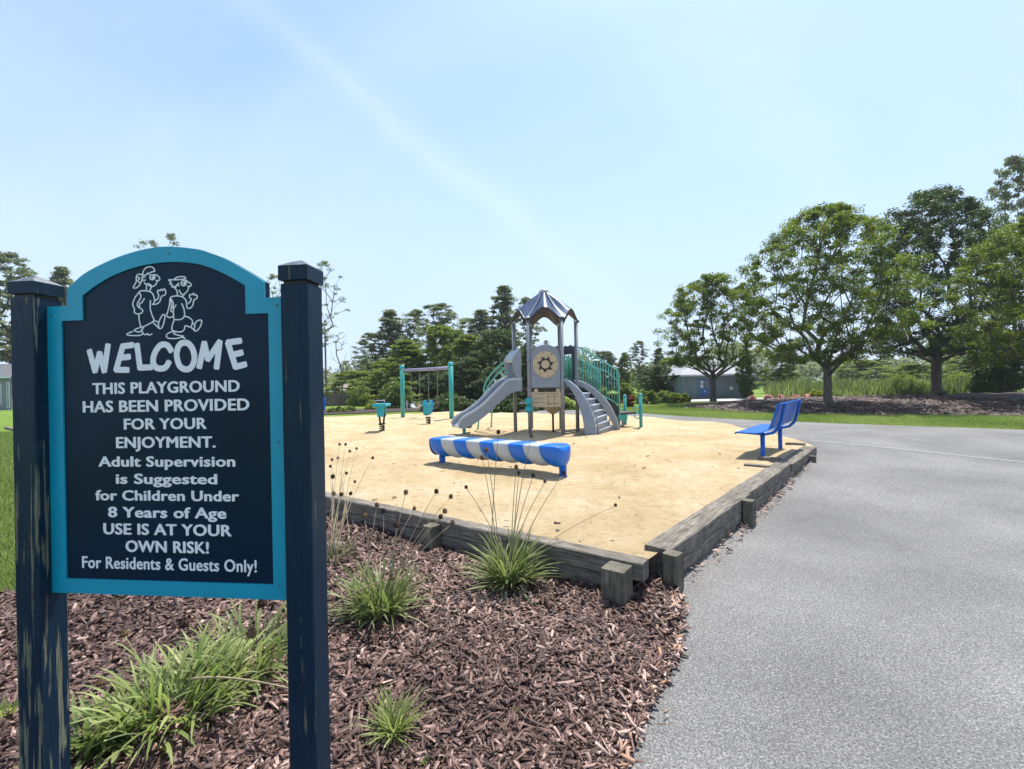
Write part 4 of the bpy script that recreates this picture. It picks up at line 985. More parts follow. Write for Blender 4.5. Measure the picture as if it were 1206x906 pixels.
for k, (u0, u1) in enumerate(((.20, .38), (.56, .74))):
    c0, c1 = s1 + dd_ * Ls * u0, s1 + dd_ * Ls * u1
    for c in (c0, c1):
        b = MB(); b.tube([c + Vector((0, 0, zsw - SZ - .2)), c + Vector((0, 0, .55))], .014, 6); b.build('chain', 'chain', sw)
    b = MB(); mid_ = (c0 + c1) / 2
    pr = [(-.5, .12), (-.35, .0), (0, -.04), (.35, 0), (.5, .12)]; wd = (c1 - c0).length
    b.strip([c0 + dd_ * (wd * (t + .5)) + Vector((0, 0, .47 + z)) - back * .11 for t, z in pr], [c0 + dd_ * (wd * (t + .5)) + Vector((0, 0, .44 + z)) - back * .11 for t, z in pr], back * .22); b.build('swing_seat', 'grey_plastic_pale' if k == 0 else 'black', sw)

# ------------------------------------------------------------------ spring riders
def rider(px, yb_, ytop, wpx, kind, label):
    g = G(px, yb_, SZ); Hh = P(px, ytop, g.y).z - SZ; k = g.y / F; ro = thing('spring_rider', g, label, 'spring rider', 'spring riders in the sand')
    n_ = 70; hs = Hh * .27
    b = MB(); b.tube([g + Vector((.075 * math.cos(2 * PI * 4.5 * i / n_), .075 * math.sin(2 * PI * 4.5 * i / n_), -.04 + hs * i / n_)) for i in range(n_ + 1)], .016, 6); b.build('spring', 'black', ro)
    b = MB(); b.box(g + Vector((-.09, -.09, hs - .02)), g + Vector((.09, .09, hs + .015)), ch=.008); b.build('plate', 'black', ro)
    w_ = wpx * k / 2
    if kind == 0:
        for sx in (-1, 1):
            b = MB(); b.tube([g + Vector((sx * .05, 0, hs)), g + Vector((sx * .08, 0, hs + Hh * .34))], .03, 8); b.build('strut', 'black', ro)
        z0 = hs + Hh * .26; pts = [(-.48, z0), (.48, z0), (.66, Hh * .90), (-.66, Hh * .90)]
        b = MB(); b.prism([g + Vector((x * w_, -.16, z)) for x, z in pts], (0, .05, 0)); b.build('front_panel', 'teal_bright', ro)
        b = MB(); b.prism([g + Vector((x * w_ * .9, .14, z)) for x, z in pts], (0, .05, 0)); b.build('back_panel', 'teal_steel', ro)
        b = MB(); b.prism([g + Vector((x * w_, -.26, z)) for x, z in [(-1.15, Hh * .90), (1.15, Hh * .90), (1.2, Hh * .97), (1.0, Hh), (-1.0, Hh), (-1.2, Hh * .97)]], (0, .52, 0)); b.build('seat', 'teal_bright', ro)
        b = MB(); b.tube([g + Vector((-w_ * .8, -.2, Hh)), g + Vector((-w_ * .8, -.2, Hh + .1)), g + Vector((w_ * .8, -.2, Hh + .1)), g + Vector((w_ * .8, -.2, Hh))], .014, 6); b.build('handle', 'grey_plastic_pale', ro)
    else:
        out_ = [(-.9, .38), (-.75, .30), (-.3, .26), (.3, .30), (.55, .40), (.9, .55), (1.0, .78), (.7, .95), (.45, 1.0), (.25, .85), (.0, .78), (-.25, .85), (-.55, 1.0), (-.95, .93), (-1.0, .75), (-.85, .6)]
        out_ = [(x * .9, .34 + .66 * z) for x, z in [(x, (z - .26) / .74) for x, z in out_]]
        for yy, mm in ((-.13, 'teal_bright'), (.10, 'bench_blue')):
            b = MB(); b.prism([g + Vector((x * w_, yy, z * Hh)) for x, z in out_], (.02, .035, 0)); b.build('side_panel', mm, ro)
        b = MB(); b.box(g + Vector((-w_ * .5, -.10, Hh * .66)), g + Vector((w_ * .35, .10, Hh * .70)), ch=.01); b.build('seat', 'bench_blue', ro)
        b = MB(); b.tube([g + Vector((w_ * .45, -.26, Hh * .86)), g + Vector((w_ * .45, .26, Hh * .86))], .018, 8); b.build('handle', 'trim_white', ro)
        b = MB(); b.tube([g + Vector((-w_ * .1, -.24, Hh * .38)), g + Vector((-w_ * .1, .24, Hh * .38))], .018, 8); b.build('foot_rest', 'black', ro)
rider(450, 508, 475.5, 14, 0, 'teal T-shaped spring rider on a black coil left of the swing frame')
rider(504.5, 499, 471, 13, 1, 'teal and blue animal-shaped spring rider in front of the swings')

# ------------------------------------------------------------------ vegetation builders
def leaf_cloud(centers, rad, nleaf, size, rng, flat=.5, up=.6, clump_v=None, aspect=.55):
    """folded leaf faces scattered through flattened clumps; v is a random hue value per clump and leaf"""
    N = len(centers) * nleaf; C = np.repeat(centers, nleaf, 0); Rr = np.repeat(rad, nleaf)
    d = rng.normal(size=(N, 3)); d /= np.linalg.norm(d, axis=1)[:, None] + 1e-9; rr = rng.random(N) ** .45
    pos = C + d * (rr * Rr)[:, None] * np.array([1, 1, flat])
    nrm = rng.normal(size=(N, 3)); nrm[:, 2] = np.abs(nrm[:, 2]) + up; nrm /= np.linalg.norm(nrm, axis=1)[:, None]
    t = np.cross(nrm, rng.normal(size=(N, 3))); t /= np.linalg.norm(t, axis=1)[:, None] + 1e-9; b = np.cross(nrm, t)
    s = size * rng.uniform(.6, 1.35, N)
    V = np.stack([pos - t * s[:, None], pos - b * (s * aspect)[:, None] + nrm * (s * .18)[:, None], pos + t * s[:, None], pos + b * (s * aspect)[:, None] + nrm * (s * .18)[:, None]], 1)
    cv = rng.random(len(centers)) if clump_v is None else clump_v
    v = np.clip(np.repeat(cv, nleaf) * .6 + rng.random(N) * .4, 0, 1)
    return V.reshape(-1, 3), np.arange(N * 4).reshape(-1, 4), np.repeat(v, 4)
def skeleton(centers, th, lean=(0, 0), drop=.10, alpha=.62):
    """grow limbs from the trunk to every clump: each clump joins the nearest suitable node, limbs bow upward"""
    nodes_ = [np.array([lean[0] * i / 5, lean[1] * i / 5, th * i / 5]) for i in range(6)]; par = [-1, 0, 1, 2, 3, 4]; plen = [0, 0, 0, 0, 0, 0]
    top = nodes_[-1]; order = np.argsort(np.linalg.norm(centers - top, axis=1)); tips = []
    for ci in order:
        c = centers[ci]; A_ = np.array(nodes_); dv = c - A_; dist = np.linalg.norm(dv, axis=1)
        cost = dist + alpha * np.array(plen) * .5 + np.where(dv[:, 2] < drop * dist, 1.2 * dist, 0); cost[:4] += 50
        j = int(np.argmin(cost)); p = A_[j]; L = dist[j]; k = max(1, int(L / .9)); prev = j
        for q in range(1, k + 1):
            u = q / k; pt = p + (c - p) * u; pt = pt + np.array([0, 0, .10 * L * math.sin(PI * u)]) + (RNG.normal(size=3) * .04 * L if q < k else 0)
            nodes_.append(pt); par.append(prev); plen.append(plen[prev] + L / k); prev = len(nodes_) - 1
        tips.append(prev)
    w_ = [0.0] * len(nodes_)
    for t_ in tips:
        w_[t_] += 1
    for i in range(len(nodes_) - 1, 0, -1):
        if par[i] >= 0: w_[par[i]] += w_[i]
    return nodes_, par, w_
def limb_mesh(name, nodes_, par, w_, rbase, mat, rmin=.012, flare=1.35):
    W0 = max(w_); V = []; Q = []
    def rad(i): return max(rmin, rbase * (w_[i] / W0) ** .48)
    for i in range(1, len(nodes_)):
        j = par[i]; a, b = nodes_[j], nodes_[i]; t = b - a; L = np.linalg.norm(t)
        if L < 1e-6: continue
        t /= L; u = np.cross(t, [0.3, .9, .1]); u /= np.linalg.norm(u); v = np.cross(t, u)
        r1 = rad(i); r0 = min(rad(j), r1 * 1.35) if j > 5 else rad(j) * (1.0 if i <= 5 else .6)
        if j == 0: r0 *= flare
        n_ = 9 if i <= 5 else 5; o = len(V); a2 = a - t * .3 * r0 if i > 5 else a
        for c_, r_ in ((a2, r0), (b, r1)):
            for k in range(n_):
                th = 2 * PI * k / n_; V.append(c_ + u * (math.cos(th) * r_) + v * (math.sin(th) * r_))
        for k in range(n_): Q.append((o + k, o + (k + 1) % n_, o + n_ + (k + 1) % n_, o + n_ + k))
    return fastmesh(name, V, Q, mat, smooth=True)
def envelope(kind, n, H, W, rng, z0=.15):
    """clump centres for a crown of height H and width W"""
    out = []
    ph = rng.uniform(0, 2 * PI, 6); amp = rng.uniform(.05, .16, 6)
    while len(out) < n:
        u = rng.random(); z = z0 + (1 - z0) * u; th = rng.uniform(0, 2 * PI)
        if kind == 'vase': r_ = math.sin(PI * min(1, (u * .80 + .17))) ** .75 * (1 if u < .6 else 1.0)
        elif kind == 'round': r_ = math.sin(PI * (u * .86 + .08)) ** .6
        elif kind == 'pine': r_ = (1 - u) ** .5 * (.75 + .35 * abs(math.sin(u * 14 + ph[0]))) * (.85 if u > .12 else .5)
        elif kind == 'loose': r_ = math.sin(PI * (u * .8 + .15)) ** .8 * (.6 + .4 * abs(math.sin(u * 11 + th)))
        elif kind == 'fir': r_ = (1 - u) ** .8 * .95 + .06
        lob = 1 + sum(amp[k] * math.sin((k + 2) * th + ph[k] + 3 * u) for k in range(4))
        rho = rng.random() ** (.42 if kind in ('vase', 'round', 'fir') else .62)
        r_ = max(.02, r_ * lob * rho)
        p = (W / 2 * r_ * math.cos(th), W / 2 * r_ * math.sin(th), H * z)
        out.append(p)
    return np.array(out)
TREE = {}
def tree_meshes(key, kind, H, W, n, nleaf, size, crad, leaf, bark, th, rb, seed, z0=.15, flat=.5, up=.6, lean=(0, 0), drop=.1, extra=None):
    rng = np.random.default_rng(seed); C_ = envelope(kind, n, H, W, rng, z0)
    if extra is not None: C_ = np.vstack([C_, extra])
    nodes_, par, w_ = skeleton(C_, th, lean, drop)
    rads = rng.uniform(.45, 1.35, len(C_)) * crad
    V, Q, v = leaf_cloud(C_, rads, nleaf, size, rng, flat, up)
    TREE[key] = (limb_mesh('trunk', nodes_, par, w_, rb, bark), fastmesh('crown', V, Q, leaf, v)); return TREE[key]
def plant_tree(key, loc, label, cat='tree', group=None, sc=(1, 1, 1), rz=0, name='broadleaf_tree'):
    t = thing(name, loc, label, cat, group, rz); t.scale = sc
    link('trunk', TREE[key][0], t); link('crown', TREE[key][1], t); return t
def gz(px, py, z=.22): return G(px, py, z)

# the four big shade trees on the right (vase-shaped, many upswept limbs)
tree_meshes('za', 'vase', 7.9, 6.3, 370, 125, .056, .36, 'leaf_zelkova', 'bark', 1.8, .17, 11, z0=.27, flat=.6, drop=.42)
plant_tree('za', Vector((P(840, 470, 28).x, 28, .28)), 'smallest of the big shade trees, dark trunk in front of the grey shed', name='shade_tree', group='shade trees along the mulch berm')
tree_meshes('zb', 'vase', 10.0, 9.2, 600, 140, .058, .40, 'leaf_zelkova', 'bark_pale', 1.8, .20, 23, z0=.21, flat=.6, drop=.42)
plant_tree('zb', Vector((P(975, 470, 22.5).x, 22.5, .36)), 'large spreading shade tree with pale trunk rising behind the blue bench', name='shade_tree', group='shade trees along the mulch berm', sc=(.90, .90, .97))
tree_meshes('zc', 'vase', 12.6, 8.9, 580, 140, .07, .46, 'leaf_dark', 'bark', 2.4, .26, 37, z0=.19, flat=.6, drop=.42)
plant_tree('zc', Vector((P(1103, 460, 27.5).x, 27.5, .55)), 'tallest dark shade tree with thick black trunk on the berm', name='shade_tree', group='shade trees along the mulch berm', sc=(.96, .96, .98))
plant_tree('zb', Vector((P(1228, 460, 19.5).x, 19.5, .4)), 'bright green shade tree cut by the right edge of the photo', name='shade_tree', group='shade trees along the mulch berm', sc=(.80, .80, .80), rz=2.2)
# distant pines and evergreens
tree_meshes('pa', 'pine', 12, 5.4, 210, 80, .10, .48, 'leaf_pine', 'bark', 4.5, .17, 41, z0=.34, flat=.38, drop=-.1)
tree_meshes('pb', 'loose', 12, 6.4, 170, 80, .10, .52, 'leaf_pine', 'bark', 5, .16, 43, z0=.30, flat=.36, drop=-.1)
tree_meshes('fa', 'fir', 9, 6.6, 230, 110, .12, .58, 'leaf_fir', 'bark', 2.5, .2, 47, z0=.05, flat=.34, drop=-.2)
tree_meshes('ra', 'round', 9, 7.4, 260, 120, .12, .66, 'leaf_dark', 'bark', 2.0, .2, 53, z0=.06, flat=.6)
tree_meshes('rb', 'round', 8, 7.2, 240, 120, .12, .66, 'leaf_fir', 'bark', 2.0, .2, 59, z0=.05, flat=.5)
tree_meshes('sp', 'loose', 12, 6.4, 64, 46, .085, .50, 'leaf_pine', 'bark_pale', 6, .11, 67, z0=.42, flat=.3, drop=-.1)
tree_meshes('dd', 'loose', 9, 3.6, 70, 0, .1, .4, 'leaf_pine', 'bark_pale', 3.5, .10, 61, z0=.35, drop=-.1)
def at(px, ytop, Y, key, Hmesh, wpx, Wmesh, label, name='pine_tree', cat='tree', group=None, zg=.2, rz=None):
    zt_ = P(px, ytop, Y).z; kx = (wpx / F * Y) / Wmesh
    return plant_tree(key, Vector((P(px, 453, Y).x, Y, zg)), label, cat, group, (kx, kx, (zt_ - zg) / Hmesh), rz if rz is not None else random.uniform(0, 6.28), name)
gL = 'trees behind the playground'
at(384, 303, 38, 'sp', 12.4, 58, 6.4, 'tall thin pine right behind the right sign post', group=gL, rz=1.0)
at(403, 390, 44, 'dd', 9, 30, 3.6, 'bare leafless tree in the sky gap right of the sign', name='bare_tree', group=gL)
at(436, 390, 46, 'pb', 12.4, 56, 6.4, 'shortest ragged pine at the left end of the tree bank', group=gL)
at(462, 362, 47, 'pa', 12.4, 66, 5.4, 'pine above the left swing post', group=gL)
at(491, 362, 49, 'pb', 12.4, 62, 6.4, 'pine above the middle of the swing beam', group=gL)
at(521, 354, 46, 'pb', 12.4, 76, 6.4, 'broad-topped pine above the right swing post', group=gL)
at(552, 372, 50, 'pb', 12.4, 58, 6.4, 'low pine in the dip between the broad-topped and the spired pines', group=gL)
at(568, 362, 45, 'pa', 12.4, 64, 5.4, 'pine left of the tall spire, above the arch climber', group=gL)
at(595, 333, 47, 'pa', 12.4, 66, 5.4, 'tallest spired pine just left of the tower roof', group=gL)
at(622, 347, 44, 'pb', 12.4, 48, 6.4, 'pine seen through the posts of the tower', group=gL)
at(478, 398, 37, 'fa', 9.3, 92, 6.6, 'deep green layered evergreen behind the swing frame', name='evergreen_tree', group=gL)
at(420, 436, 38, 'rb', 8.3, 70, 7.2, 'low pale green tree above the wooden fence', name='broadleaf_tree', group=gL)
at(455, 424, 40, 'rb', 8.3, 52, 7.2, 'small rounded tree left of the swing frame', name='broadleaf_tree', group=gL)
at(524, 382, 38, 'rb', 8.3, 66, 7.2, 'bright broadleaf tree right of the swing frame', name='broadleaf_tree', group=gL)
at(552, 392, 36, 'fa', 9.3, 84, 6.6, 'layered evergreen between swing frame and arch climber', name='evergreen_tree', group=gL)
at(590, 388, 34, 'ra', 9.3, 76, 7.4, 'dark dense tree directly behind the slide', name='broadleaf_tree', group=gL)
at(552, 420, 32, 'ra', 9.3, 70, 7.4, 'dark low tree left of the slide top', name='broadleaf_tree', group=gL)
at(622, 410, 34, 'ra', 9.3, 56, 7.4, 'dark tree behind the tower deck', name='broadleaf_tree', group=gL)
at(585, 432, 29, 'ra', 9.3, 60, 7.4, 'darkest low tree behind the slide bed', name='broadleaf_tree', group=gL)
at(514, 440, 33, 'ra', 9.3, 50, 7.4, 'dark low tree seen between the swing chains', name='broadleaf_tree', group=gL)
gR = 'trees beyond the lawn right of the tower'
at(648, 430, 60, 'rb', 8.3, 40, 7.2, 'small tree behind the tower navy panel', name='broadleaf_tree', group=gR)
at(680, 420, 58, 'rb', 8.3, 44, 7.2, 'small rounded tree behind the teal stair rail', name='broadleaf_tree', group=gR)
at(711, 413, 56, 'ra', 9.3, 40, 7.4, 'rounded tree just right of the stair rail', name='broadleaf_tree', group=gR)
at(736, 414, 55, 'fa', 9.3, 32, 6.6, 'narrow evergreen above the clipped ball bush', name='evergreen_tree', group=gR)
at(753, 400, 52, 'pb', 12.4, 34, 6.4, 'tallest pine in the gap between tower and shed', group=gR)
at(776, 410, 54, 'pa', 12.4, 32, 5.4, 'pine just left of the small shade tree', group=gR)
at(793, 420, 44, 'rb', 8.3, 46, 7.2, 'green tree against the left side of the shed', name='broadleaf_tree', group=gR)
at(775, 430, 38, 'ra', 9.3, 50, 7.4, 'dark bushy tree left of the shed', name='broadleaf_tree', group=gR)
# far left, seen round the sign
gF = 'pines far behind the sign'
at(14, 292, 48, 'pb', 12.4, 84, 6.4, 'tall pine at the far left edge of the photo', group=gF, rz=.5)
at(76, 310, 52, 'pa', 12.4, 60, 5.4, 'pine top between left sign post and board', group=gF)
at(-30, 330, 44, 'pa', 12.4, 80, 5.4, 'pine cut off by the left edge beside the grey house', group=gF)
at(178, 277, 46, 'sp', 12.4, 64, 6.4, 'pine top poking over the left of the sign arch', group=gF, rz=2)
at(207, 270, 49, 'sp', 12.4, 60, 6.4, 'pine top poking over the peak of the sign arch', group=gF)
at(270, 330, 47, 'pb', 12.4, 80, 6.4, 'pine hidden behind the sign board', group=gF)
at(326, 318, 45, 'sp', 12.4, 60, 6.4, 'thin pine between sign board and right post', group=gF)
# right background beyond the berm
gB = 'trees beyond the berm'
at(1196, 178, 40, 'pb', 12.4, 70, 6.4, 'very tall pine at the right edge above the other crowns', group=gB, zg=.4)
at(1190, 388, 30, 'ra', 9.3, 74, 7.4, 'black-green evergreen filling the right edge under the crowns', name='evergreen_tree', group=gB, zg=.4)
at(922, 405, 46, 'fa', 9.3, 52, 6.6, 'blue-green pine behind the reeds left of the pale trunk', name='evergreen_tree', group=gB)
at(906, 412, 52, 'dd', 9, 22, 3.6, 'thin bare trunks between shed and pale-trunked tree', name='bare_tree', group=gB)
at(884, 418, 47, 'dd', 9, 20, 3.6, 'bare thin trunk just right of the shed', name='bare_tree', group=gB)
at(879, 418, 33, 'ra', 9.3, 24, 7.4, 'small dark tree overhanging the right end of the shed', name='broadleaf_tree', group=gB)
at(1020, 424, 60, 'rb', 8.3, 70, 7.2, 'hazy green tree behind the reeds', name='broadleaf_tree', group=gB)
at(1075, 428, 44, 'rb', 8.3, 52, 7.2, 'low bushy tree left of the black trunk', name='broadleaf_tree', group=gB, zg=.3)
at(1135, 420, 42, 'rb', 8.3, 60, 7.2, 'grey-green tree right of the black trunk', name='broadleaf_tree', group=gB, zg=.3)
at(1155, 405, 34, 'dd', 9, 28, 3.6, 'slim bare trunk on the berm right of the black trunk', name='bare_tree', group=gB, zg=.5)
# far-off woods along the horizon: one mass nobody could count
rng = np.random.default_rng(5); n_ = 1500
th = rng.uniform(-1.25, 1.25, n_); rd = rng.uniform(105, 150, n_); hh = rng.uniform(.05, 1, n_) ** .8 * (7 + 2.0 * np.sin(th * 17) + 1.3 * np.sin(th * 41 + 1))
C_ = np.stack([np.sin(th) * rd, np.cos(th) * rd, hh], 1)
V, Q, v = leaf_cloud(C_, rng.uniform(1.6, 3.2, n_), 36, .55, rng, .7, .4)
link('distant_woods', fastmesh('distant_woods', V, Q, 'leaf_pine', v), kind='stuff', label='low band of distant woods along the horizon', cat='woods')

# shrubs
def shrub(px, ybase, ytop, wpx, leaf, label, name='shrub', n=60, nl=90, size=.06, zg=.22, seed=1, group='clipped and loose shrubs round the play area', Y=None, flat=1):
    g = G(px, ybase, zg) if Y is None else Vector((P(px, ybase, Y).x, Y, zg)); H_ = P(px, ytop, g.y).z - zg; W_ = wpx / F * g.y
    rng = np.random.default_rng(seed); d = rng.normal(size=(n, 3)); d[:, 2] = np.abs(d[:, 2]); d /= np.linalg.norm(d, axis=1)[:, None]
    lob = 1 + .13 * np.sin(d[:, 0] * 5 + seed) * np.cos(d[:, 1] * 4 + seed * 2)
    C_ = d * (rng.uniform(.55, .9, n) * lob)[:, None] * np.array([W_ / 2, W_ / 2, H_ * .88]); C_[:, 2] += H_ * .06
    cr_ = min(W_, H_ * 2) * .13
    V, Q, v = leaf_cloud(C_, np.full(n, cr_), nl, size, rng, .8, .5); t = thing(name, g, label, 'shrub', group)
    link('foliage', fastmesh('foliage', V, Q, leaf, v), t)
    b = MB()
    for k in range(5):
        a_ = 2 * PI * k / 5 + .3; b.tube([g + Vector((0, 0, -.05)), g + Vector((math.cos(a_) * W_ * .14, math.sin(a_) * W_ * .14, H_ * .4)), g + Vector((math.cos(a_) * W_ * .3, math.sin(a_) * W_ * .3, H_ * .72))], [.03, .02, .008], 5)
    b.build('stems', 'bark', t); return t
shrub(466, 480, 447, 46, 'leaf_bush', 'big bright green dome-shaped bush left of the swing frame', n=130, nl=110, size=.07, seed=3)
shrub(424, 478, 452, 36, 'leaf_fir', 'loose green shrub in front of the wooden fence', n=50, seed=4)
shrub(440, 482, 474, 24, 'leaf_yellow', 'low yellow-green shrub left of the swing post', n=40, nl=60, size=.05, seed=5)
shrub(389, 470, 448, 34, 'leaf_bush', 'yellow-green bush beside the right sign post', n=50, seed=6)
shrub(402, 485, 478, 40, 'leaf_fir', 'low dark groundcover shrub below the wooden fence', n=40, nl=60, size=.05, seed=26)
shrub(739, 474, 447, 23, 'leaf_fir', 'clipped ball bush right of the stair rail', n=80, nl=100, size=.05, seed=7)
shrub(740, 479, 464, 16, 'leaf_red', 'reddish bush below the clipped ball', n=36, seed=8)
shrub(762, 475, 459, 30, 'leaf_bush', 'pale green mounded shrub, left of three beside the shed', n=60, seed=9)
shrub(784, 474, 460, 32, 'leaf_bush', 'pale green mounded shrub, middle of three beside the shed', n=60, seed=10)
shrub(802, 474, 462, 22, 'leaf_fir', 'dark mounded shrub at the corner of the shed', n=50, seed=11)
shrub(775, 468, 437, 44, 'leaf_dark', 'large dark shrub behind the pale mounds', n=80, seed=12)
shrub(722, 478, 458, 20, 'leaf_dark', 'dark shrub at the end of the teal stair', n=50, seed=13)
shrub(706, 476, 452, 26, 'leaf_fir', 'green shrub seen through the stair balusters', n=50, seed=14)
shrub(962, 470, 459, 20, 'leaf_yellow', 'bright yellow-green bush left of the pale trunk', n=60, seed=15, Y=29, zg=.3)
shrub(1064, 462, 438, 46, 'leaf_fir', 'olive thicket between the reeds and the black trunk', n=90, seed=16, Y=34, zg=.3)
shrub(1130, 460, 436, 50, 'leaf_fir', 'olive thicket right of the black trunk', n=80, seed=17, Y=35, zg=.3)
shrub(1172, 462, 415, 44, 'leaf_dark', 'dark evergreen shrub at the right edge on the berm', n=120, seed=18, Y=29.5, zg=.4, size=.08)
shrub(1108, 466, 459, 16, 'blade_grey', 'small straw-coloured tuft at the foot of the black trunk', n=30, nl=50, size=.04, seed=19, Y=26.5, zg=.5)
shrub(600, 484, 468, 90, 'leaf_dark', 'dark hedge mass under the trees behind the slide', n=120, nl=110, size=.07, seed=20)
shrub(530, 483, 462, 70, 'leaf_dark', 'dark hedge mass behind the swing seats', n=100, nl=110, size=.07, seed=21)
shrub(655, 482, 466, 50, 'leaf_fir', 'low green hedge behind the tower legs', n=70, seed=22)
for k, (px, wv) in enumerate(((905, 12), (920, 10), (938, 12), (950, 10), (886, 9))):
    shrub(px, 470, 464.5, wv, 'flower_mix', ('red and white flowers nearest the shed', 'second red and white flower clump from the shed', 'white flower clump left of the pale trunk', 'red flower clump touching the bench top', 'white flower clump on the end of the concrete walk')[k], name='flower_clump', n=24, nl=30, size=.05, seed=70 + k, Y=28.5, zg=.33, group='flowers by the walk')
# reeds behind the berm: countless
rng = np.random.default_rng(9); n_ = 14000
ys = rng.uniform(33, 46, n_); xs = ys * rng.uniform(.57, 1.0, n_); hgt_ = rng.uniform(.25, 1.25, n_) * (.85 + .45 * np.sin(xs * .9 + ys * .5) * np.cos(xs * .37)); an = rng.uniform(0, PI, n_); ln = rng.normal(0, .25, (n_, 2))
wv = .05; dx = np.cos(an) * wv; dy = np.sin(an) * wv
V = np.stack([np.stack([xs - dx, ys - dy, np.full(n_, .1)], 1), np.stack([xs + dx, ys + dy, np.full(n_, .1)], 1), np.stack([xs + dx * .3 + ln[:, 0], ys + dy * .3 + ln[:, 1], .2 + hgt_], 1), np.stack([xs - dx * .3 + ln[:, 0], ys - dy * .3 + ln[:, 1], .2 + hgt_], 1)], 1)
link('reeds', fastmesh('reeds', V.reshape(-1, 3), np.arange(n_ * 4).reshape(-1, 4), 'reed', np.repeat(rng.random(n_), 4)), kind='stuff', label='tall yellow-green marsh reeds behind the mulch berm', cat='reeds')

# ------------------------------------------------------------------ buildings
Ys = 34.5
sx0, sx1, sx2 = P(804, 460, Ys).x, P(812, 460, Ys).x, P(880, 460, Ys).x
ze = P(812, 441.5, Ys).z
sh = thing('pump_shed', ((sx0 + sx2) / 2, Ys, .2), 'small grey-blue shed with pale hipped roof and blue door behind the small shade tree', 'shed')
b = MB(); b.box((sx0, Ys, .0), (sx2, Ys + 4.2, ze)); wl = b.build('wall', 'shed_wall', sh)
n_ = int((sx2 - sx0) / .3)
for k in range(n_ + 1):
    x = sx0 + .02 + (sx2 - sx0 - .04) * k / n_
    if .9 < (x - sx0) < 2.2 and k % 1 == 0 and abs(x - sx0 - 1.6) < .75: continue
    b = MB(); b.box((x - .02, Ys - .02, .15), (x + .02, Ys - .002, ze - .05)); b.build('batten', 'shed_wall', wl)
ap = Vector((P(822, 420, Ys).x, Ys + 2.1, P(814, 417, Ys + 2.1).z)); ap2 = Vector((sx2 - 1.6, Ys + 2.1, ap.z))
e0, e1, e2, e3_ = Vector((sx0 - .3, Ys - .35, ze)), Vector((sx2 + .3, Ys - .35, ze)), Vector((sx2 + .3, Ys + 4.5, ze)), Vector((sx0 - .3, Ys + 4.5, ze))
b = MB(); b.add([e0, e1, e2, e3_, ap, ap2], [(0, 1, 5, 4), (1, 2, 5), (2, 3, 4, 5), (3, 0, 4), (3, 2, 1, 0)]); rf = b.build('roof', 'shed_roof', sh)
b = MB(); b.box(e0 + Vector((0, -.02, -.12)), e1 + Vector((0, .03, -.002))); b.build('fascia', 'trim_white', rf)
b = MB(); b.tube([ap + Vector((0, 0, -.1)), ap + Vector((0, 0, .22))], [.12, .02], 8); b.build('vent', 'trim_white', rf)
def sb(x0, y0, x1, y1, dy, name, mat, par):
    p0, p1 = P(x0, y1, Ys), P(x1, y0, Ys); b = MB(); b.box((p0.x, Ys - dy, p0.z), (p1.x, Ys - .003, p1.z)); return b.build(name, mat, par)
dr = sb(822, 446.5, 835.5, 467, .04, 'door', 'door_blue', sh)
for (x0, y0, x1, y1) in ((824.5, 448.5, 828, 452), (824.5, 453, 828, 457)): sb(x0, y0, x1, y1, .06, 'pane', 'trim_white', dr)
sb(828.7, 448, 834, 457, .06, 'pane', 'glass', dr); sb(829, 460, 830.5, 461.5, .08, 'handle', 'trim_white', dr)
sb(820.8, 445.5, 821.9, 467, .05, 'frame', 'shed_wall', dr)
sb(859, 455.5, 862.5, 459.5, .12, 'meter_box', 'trim_white', sh)
sb(838, 447.5, 842, 461, .05, 'notice_board', 'shed_roof', sh)
sb(804, 441.6, 805.6, 470, .04, 'corner_trim', 'shed_wall', sh)
def house(px0, px1, ybase, yeave, ytop, Y, wall, roof, label, depth=8, name='house', wins=()):
    x0_, x1_ = P(px0, 453, Y).x, P(px1, 453, Y).x; ze_ = P(px1, yeave, Y).z; zt_ = P(px1, ytop, Y).z
    h = thing(name, ((x0_ + x1_) / 2, Y, .1), label, 'house', 'houses round the playground')
    MB().box((x0_, Y, -.1), (x1_, Y + depth, ze_)).build('wall', wall, h)
    r0, r1 = Vector((x0_ - .4, Y - .4, ze_)), Vector((x1_ + .4, Y - .4, ze_)); r2, r3 = Vector((x1_ + .4, Y + depth + .4, ze_)), Vector((x0_ - .4, Y + depth + .4, ze_))
    hp = min(depth / 2, (x1_ - x0_) * .35); q0, q1 = Vector((x0_ + hp, Y + depth / 2, zt_)), Vector((x1_ - hp, Y + depth / 2, zt_))
    rf_ = MB().add([r0, r1, r2, r3, q0, q1], [(0, 1, 5, 4), (1, 2, 5), (2, 3, 4, 5), (3, 0, 4), (3, 2, 1, 0)]).build('roof', roof, h)
    MB().box(r0 + Vector((0, -.03, -.2)), r1 + Vector((0, .02, -.003))).build('fascia', 'trim_white', rf_)
    for wx0, wy0, wx1, wy1 in wins:
        p0, p1 = P(wx0, wy1, Y), P(wx1, wy0, Y)
        fr_ = MB().box((p0.x, Y - .06, p0.z), (p1.x, Y - .003, p1.z)).build('window', 'trim_white', h)
        MB().box((p0.x + .08, Y - .075, p0.z + .08), (p1.x - .08, Y - .062, p1.z - .08)).build('pane', 'glass', fr_)
    return h
house(-150, 13, 483, 443, 425, 40, 'house_wall', 'roof_grey', 'grey house with white trim at the far left edge behind the sign', wins=((-60, 452, -40, 470), (-8, 452, 2, 476), (9, 450, 11.6, 481)))
house(370, 420, 475, 459, 452.5, 48, 'house_tan', 'roof_brown', 'tan house with low brown roof above the wooden fence')
house(846, 935, 462, 440, 427, 95, 'house_wall', 'roof_grey', 'far grey house seen between shed and pale trunk', wins=((890, 443, 895, 450), (905, 443, 910, 450)))
